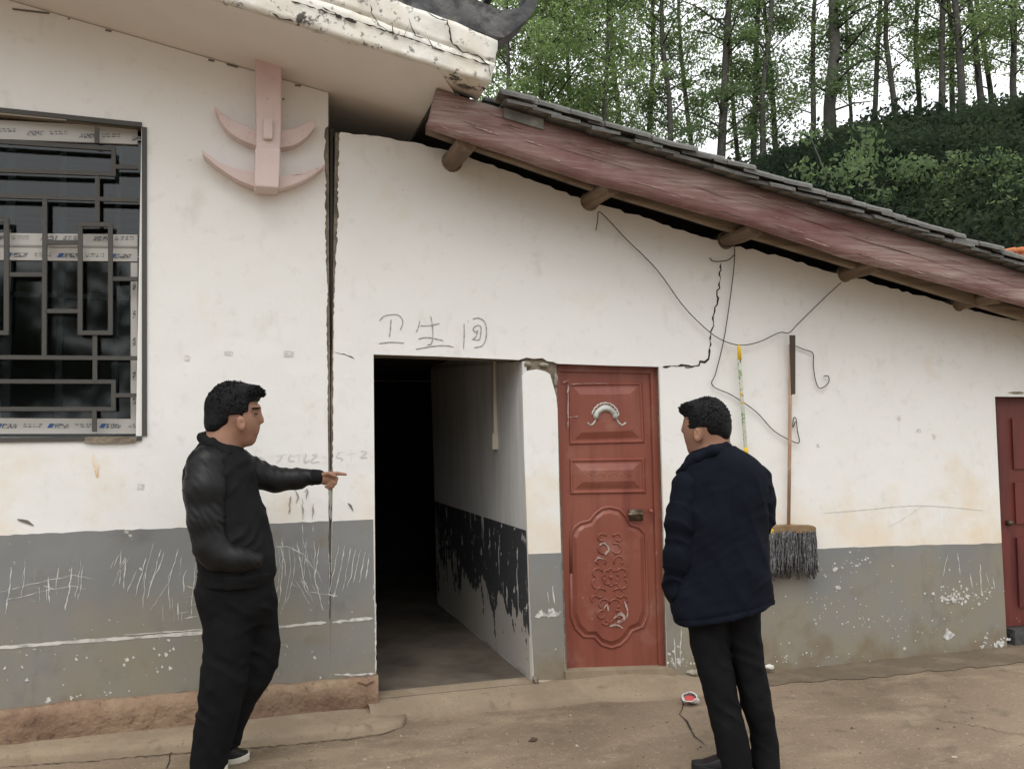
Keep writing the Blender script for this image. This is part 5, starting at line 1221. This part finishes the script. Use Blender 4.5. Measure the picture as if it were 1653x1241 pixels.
cl2 = F.chain([Q(1170, 722, -.03), Q(1150, 728, -.075), Q(1128, 739, -.05), Q(1108, 754, -.005), Q(1095, 763, .05)], [9.5*K, 9.5*K, 8.5*K, 7.5*K, 5*K], .015)
cl2 = smin(cl2, F.chain([Q(1170, 722, -.03), Q(1172, 722, .05), Q(1150, 730, .12)], [9.5*K, 9*K, 8*K], .015), .01)
F.mesh(cl2, 'collar', navy_m, jacket2)
F.grid(1055, 1150, 745, 1005, -.13, .17, .0062)
s1 = F.chain([Q(1113, 786, .0), Q(1103, 840, -.02), Q(1099, 900, -.02), Q(1097, 945, .02), Q(1102, 972, .05)], [29*K, 27*K, 26*K, 25*K, 20*K], .04)
s1 = s1+F.creases(7, .015, 44, (.6, .3, 1.0))+F.noise(25, 9)*.003
F.mesh(s1, 'sleeve', navy_m, jacket2)
F.grid(1165, 1268, 735, 930, -.10, .30, .0062)
s2 = F.chain([Q(1214, 778, .02), Q(1222, 808, .02), Q(1226, 838, .03), Q(1212, 868, .12), Q(1195, 892, .20)], [33*K, 28*K, 23*K, 21*K, 20*K], .03)
s2 = s2+F.creases(8, .018, 44, (.5, .3, 1.0))
F.mesh(s2, 'sleeve', navy_m, jacket2)
F.grid(1095, 1268, 955, 1250, -.13, .17, .0066)
l1 = F.loft([(960, 1108, 1172, .02, .11), (1020, 1110, 1174, .02, .108), (1060, 1119, 1180, .02, .10), (1100, 1131, 1187, .02, .092), (1130, 1140, 1193, .015, .088), (1180, 1150, 1204, .01, .085), (1215, 1158, 1212, .01, .085), (1243, 1160, 1213, .01, .088)], 2.2)
l2 = F.loft([(960, 1165, 1228, .03, .105), (1020, 1170, 1228, .035, .10), (1060, 1178, 1231, .04, .095), (1100, 1188, 1239, .045, .09), (1140, 1198, 1247, .05, .085), (1180, 1212, 1253, .06, .08), (1205, 1212, 1256, .06, .08), (1240, 1215, 1258, .06, .085)], 2.2)
tr = smin(l1, l2, .010)+F.noise(10, 7, (1, 1, .6))*.006+F.noise(24, 8)*.003+F.creases(9, .010, 36, (.8, .3, .9))
F.mesh(tr, 'trousers', trous_m, man2)
shoe(F, Q(1205, 1245, .0), Q(1118, 1245, .05), .045, .10, 'shoe', mat('dark_sole', (.012, .012, .012), .8), man2)
shoe(F, Q(1246, 1245, .03), Q(1200, 1240, .20), .045, .10, 'shoe', MATS['dark_sole'], man2)

# ------------------------------------------------------------------ hill, trees, far roof
crest = [(560, 420), (800, 400), (950, 370), (1100, 335), (1180, 312), (1230, 292), (1300, 260), (1400, 232), (1500, 218), (1653, 196), (1900, 165), (2300, 120)]
DH = 25.0
v, f = [], []
C_ = dens(crest, 24, 2.5, 9)
for (x, y) in C_:
    t = max(0, min(1, (x-800)/900)); top = D(x, y, DH); foot = D(x, y+600, DH*.5); foot = Vector((foot.x, foot.y, 0)); back = D(x, y, DH*2.0)
    for k in range(7):
        s_ = k/6; p = foot.lerp(Vector((top.x, top.y, top.z)), s_); p.z = top.z*(1-(1-s_)**1.5); v.append(p+Vector((0, 0, 0)))
    v.append(top+Vector((1, 6, -.2))); v.append(Vector((back.x, back.y, -1)))
for i in range(len(C_)-1):
    for k in range(8): f.append((i*9+k, (i+1)*9+k, (i+1)*9+k+1, i*9+k+1))
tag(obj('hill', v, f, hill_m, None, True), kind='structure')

def leaf_cloud(centres, radii, per, size, seed, flat=.6):
    r = np.random.default_rng(seed); n_ = int(sum(per)); C = np.repeat(np.asarray(centres), per, 0); RR = np.repeat(np.asarray(radii), per)
    d_ = r.normal(size=(n_, 3)); d_ /= np.linalg.norm(d_, axis=1)[:, None]; d_ *= (r.random(n_)**.45)[:, None]; d_[:, 2] *= flat
    p = C+d_*RR[:, None]; sz = size*r.uniform(.55, 1.35, n_)
    u = r.normal(size=(n_, 3)); u /= np.linalg.norm(u, axis=1)[:, None]; w = np.cross(u, r.normal(size=(n_, 3))); w /= np.linalg.norm(w, axis=1)[:, None]
    u *= sz[:, None]; w *= (sz*.55)[:, None]; drop = np.array([0, 0, 1.0])*(sz*.18)[:, None]
    V = np.stack([p-u, p+w-drop, p+u, p-w-drop], 1).reshape(-1, 3); Fq = np.arange(n_*4).reshape(-1, 4)
    return V, Fq
def quads(name, V, Fq, material):
    me = bpy.data.meshes.new(name); me.vertices.add(len(V)); me.vertices.foreach_set('co', V.astype(np.float32).ravel())
    me.loops.add(Fq.size); me.loops.foreach_set('vertex_index', Fq.astype(np.int32).ravel()); me.polygons.add(len(Fq))
    me.polygons.foreach_set('loop_start', np.arange(0, Fq.size, 4, dtype=np.int32)); me.polygons.foreach_set('loop_total', np.full(len(Fq), 4, np.int32))
    me.update(calc_edges=True); me.materials.append(material); return me
def tree_meshes(seed, h, r0, crown0, spread, nclump, per, size, lm):
    r = random.Random(seed); pts = []; x = y = 0
    for k in range(9):
        pts.append(Vector((x, y, h*k/8-.6*(k == 0)))); x += r.uniform(-.16, .16); y += r.uniform(-.16, .16)
    mb = MB().tube(pts, [r0*(1.25 if k == 0 else 1-.105*k) for k in range(9)], 8)
    cs, rs, ns = [], [], []
    for i in range(nclump):
        t = crown0+(1-crown0)*((i+r.random())/nclump); z = h*t; k = min(7, int(t*8)); base = pts[k].lerp(pts[k+1], t*8-k)
        a = r.uniform(0, 6.28); prof = math.sin(min(1, (t-crown0)/(1-crown0)*1.15+.18)*math.pi)**.6; L = spread*prof*r.uniform(.35, 1.0)
        tip = base+Vector((math.cos(a)*L, math.sin(a)*L, L*r.uniform(.2, .75)))
        mid = base.lerp(tip, .5)+Vector((0, 0, .08*L)); br_ = r0*.30*(1-t*.6)
        mb.tube([base, mid, tip], [br_, br_*.7, br_*.3], 5)
        for q_ in range(2):
            c = tip.lerp(base, q_*.38)+Vector((r.uniform(-.2, .2), r.uniform(-.2, .2), r.uniform(-.15, .25))); cs.append(tuple(c)); rs.append(r.uniform(.34, .85)*(1-q_*.2)); ns.append(max(4, int(per*r.uniform(.45, 1.4))))
    V, Fq = leaf_cloud(cs, rs, ns, size, seed)
    crown = quads('crown', V, Fq, lm)
    bm = bmesh.new(); me = bpy.data.meshes.new('trunk'); me.from_pydata([tuple(q_) for q_ in mb.v], [], mb.f); me.update(); me.materials.append(bark_m)
    me.polygons.foreach_set('use_smooth', [True]*len(me.polygons)); bm.free()
    return me, crown
V_ = {'full': [tree_meshes(10+i, 13, .085, .06, 2.7, 72, 165, .055, leaf_ms[0]) for i in range(2)],
      'airy': [tree_meshes(30+i, 14, .12, .11, 2.0, 56, 105, .052, leaf_ms[i % 2]) for i in range(4)],
      'thin': [tree_meshes(50+i, 14, .095, .14, 1.7, 44, 80, .052, leaf_ms[i % 2]) for i in range(3)]}
TR = [(812, 345, 'full', 1.0, 24), (868, 350, 'full', 1.1, 25), (920, 345, 'full', 1.05, 27), (975, 335, 'full', .95, 24.5), (1012, 330, 'airy', .9, 29), (1050, 325, 'airy', .9, 27), (1090, 330, 'airy', .85, 25.5), (1123, 325, 'airy', .8, 29), (1158, 320, 'airy', 1.25, 26), (1190, 318, 'airy', .8, 30), (1216, 312, 'airy', .9, 27), (1231, 310, 'thin', 1.1, 25.8), (1260, 298, 'airy', .9, 28.5), (1305, 272, 'thin', 1.05, 26.4), (1341, 252, 'airy', 1.75, 25.6), (1402, 238, 'thin', .95, 27), (1453, 232, 'thin', 1.0, 26.5), (1484, 228, 'airy', .75, 28), (1516, 226, 'thin', 1.1, 26.2), (1538, 222, 'thin', .95, 27.4), (1550, 221, 'airy', 1.05, 26), (1592, 212, 'thin', 1.2, 26.7), (1606, 210, 'airy', .8, 28), (1638, 204, 'thin', 1.1, 26.4), (1680, 196, 'airy', 1.0, 26.5), (770, 350, 'full', .9, 28), (1375, 246, 'thin', .7, 29)]
TR.sort()
ORD = 'first second third fourth fifth sixth seventh eighth ninth tenth eleventh twelfth thirteenth fourteenth fifteenth sixteenth seventeenth eighteenth nineteenth twentieth twenty-first twenty-second twenty-third twenty-fourth twenty-fifth twenty-sixth twenty-seventh'.split()
rt = random.Random(9)
for i, (x, y, kind, ts, dist) in enumerate(TR):
    p = D(x, y, dist); p.z -= .25
    look = {'full': 'leafy light green tree', 'airy': 'slender tree with open green crown', 'thin': 'thin-stemmed tall tree'}[kind]
    if abs(ts-1.75) < .01: look = 'thickest-trunked tall tree'
    e = empty('tree', p, '%s on the hill, %s trunk from the left' % (look, ORD[i]), 'tree', 'trees on the hill behind the annex')
    tm_, cm_ = V_[kind][i % len(V_[kind])]
    tr_ = bpy.data.objects.new('trunk', tm_); COL.objects.link(tr_); tr_.parent = e
    cr_ = bpy.data.objects.new('crown', cm_); COL.objects.link(cr_); cr_.parent = e
    hs_ = rt.uniform(.9, 1.1); tr_.scale = (ts, ts, hs_); cr_.scale = (max(.85, min(1.2, ts)),)*2+(hs_,)
    e.rotation_euler = (rt.uniform(-.05, .05), rt.uniform(-.05, .05), rt.uniform(0, 6.28))
# undergrowth on the slope
cs, rs, ns = [], [], []
rr = random.Random(2)
for i in range(1500):
    x = rr.uniform(1050, 2050); xi_ = rr.uniform(0, 1)
    yc = np.interp(x, [c[0] for c in crest], [c[1] for c in crest]); s_ = rr.random()**.8
    top = D(x, yc, DH); foot = D(x, yc+600, DH*.5); foot = Vector((foot.x, foot.y, 0)); p = foot.lerp(top, .35+.65*s_); p.z = top.z*(1-(1-(.35+.65*s_))**1.5)
    cs.append(tuple(p+Vector((0, -.15, .15)))); rs.append(rr.uniform(.4, .95)); ns.append(rr.randint(30, 70))
for i in range(130):
    x = rr.uniform(1150, 1900); yc = np.interp(x, [c[0] for c in crest], [c[1] for c in crest]); p = D(x, yc+rr.uniform(-34, 12), DH-rr.uniform(0, 1.5))
    cs.append(tuple(p)); rs.append(rr.uniform(.45, 1.35)); ns.append(rr.randint(25, 110))
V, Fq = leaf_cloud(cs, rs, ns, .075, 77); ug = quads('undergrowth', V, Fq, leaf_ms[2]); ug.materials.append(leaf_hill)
pick = np.repeat(np.array([vnoise(np.array(c)*.45, 3)+.5*vnoise(np.array(c)*1.3, 5) > .22 for c in cs]), ns)
ug.polygons.foreach_set('material_index', pick.astype(np.int32)); o = bpy.data.objects.new('undergrowth', ug); COL.objects.link(o)
tag(o, 'dense dark undergrowth covering the hill slope', 'undergrowth', None, 'stuff')
for x, y, r_, lab, lm in [(1375, 300, 1.25, 'yellow-green bush standing out on the dark slope below the thick trunk', leaf_ms[1]), (1480, 320, .8, 'small dull green bush low on the slope above the tiled roof', leaf_ms[1]), (1620, 330, 1.2, 'broad green bush at the right edge of the slope', leaf_ms[1])]:
    p = D(x, y, 19); e = empty('bush', p-Vector((0, 0, r_)), lab, 'bush', 'bushes on the hill slope')
    rr = random.Random(int(x)); cs = [(rr.gauss(0, r_*.45), rr.gauss(0, r_*.45), r_+rr.gauss(0, r_*.4)) for _ in range(26)]
    V, Fq = leaf_cloud(cs, [r_*.38]*26, [60]*26, .07, int(x)); cm_ = quads('foliage', V, Fq, lm); o = bpy.data.objects.new('foliage', cm_); COL.objects.link(o); o.parent = e
    st = MB()
    for c in cs[:7]: st.tube([(0, 0, -.6), (c[0]*.5, c[1]*.5, c[2]*.5), c], [.04, .025, .01], 5)
    o = obj('stem', st.v, st.f, bark_m, None); o.parent = e
cs, rs, ns = [], [], []; rr = random.Random(31)
for i in range(420):
    a = rr.uniform(-62, 42); x, y = a, -34-rr.uniform(0, 6)+.004*a*a; h_ = 12+3.5*math.sin(a*.21)+2.5*math.sin(a*.83+1)
    cs.append((x, y, rr.uniform(.3, 1)*h_)); rs.append(rr.uniform(1.2, 2.6)); ns.append(rr.randint(40, 70))
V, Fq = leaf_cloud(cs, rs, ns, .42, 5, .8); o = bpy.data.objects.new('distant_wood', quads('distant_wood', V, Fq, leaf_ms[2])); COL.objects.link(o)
tag(o, 'dark far wood mirrored in the lattice window glass', 'wood', None, 'stuff')
# neighbouring house, only a corner of its roof shows
nb = D(1640, 415, 13.5)
nh = empty('neighbour_house', (nb.x, nb.y, 0), 'far house with orange tiled roof edge peeping above annex roof at right', 'house')
z0 = nb.z
MB().box((nb.x-.15, nb.y+.1, 0), (nb.x+5, nb.y+4, z0-.1)).build('wall', pale_wall, nh)
MB().hexa([(nb.x-.35, nb.y-.2, z0-.06), (nb.x+5, nb.y-.2, z0+.5), (nb.x+5, nb.y+4.2, z0+.5), (nb.x-.35, nb.y+4.2, z0-.06), (nb.x-.35, nb.y-.2, z0+.0), (nb.x+5, nb.y-.2, z0+.58), (nb.x+5, nb.y+4.2, z0+.58), (nb.x-.35, nb.y+4.2, z0+.0)]).build('roof', brick_or, nh)
for i in range(14):
    X_ = nb.x-.3+i*.16; MB().tube([(X_, nb.y-.26, z0+.03+(X_-nb.x+.35)*.105), (X_, nb.y+.3, z0+.05+(X_-nb.x+.35)*.105)], .05, 7).build('eave_tile', brick_or, nh, True)
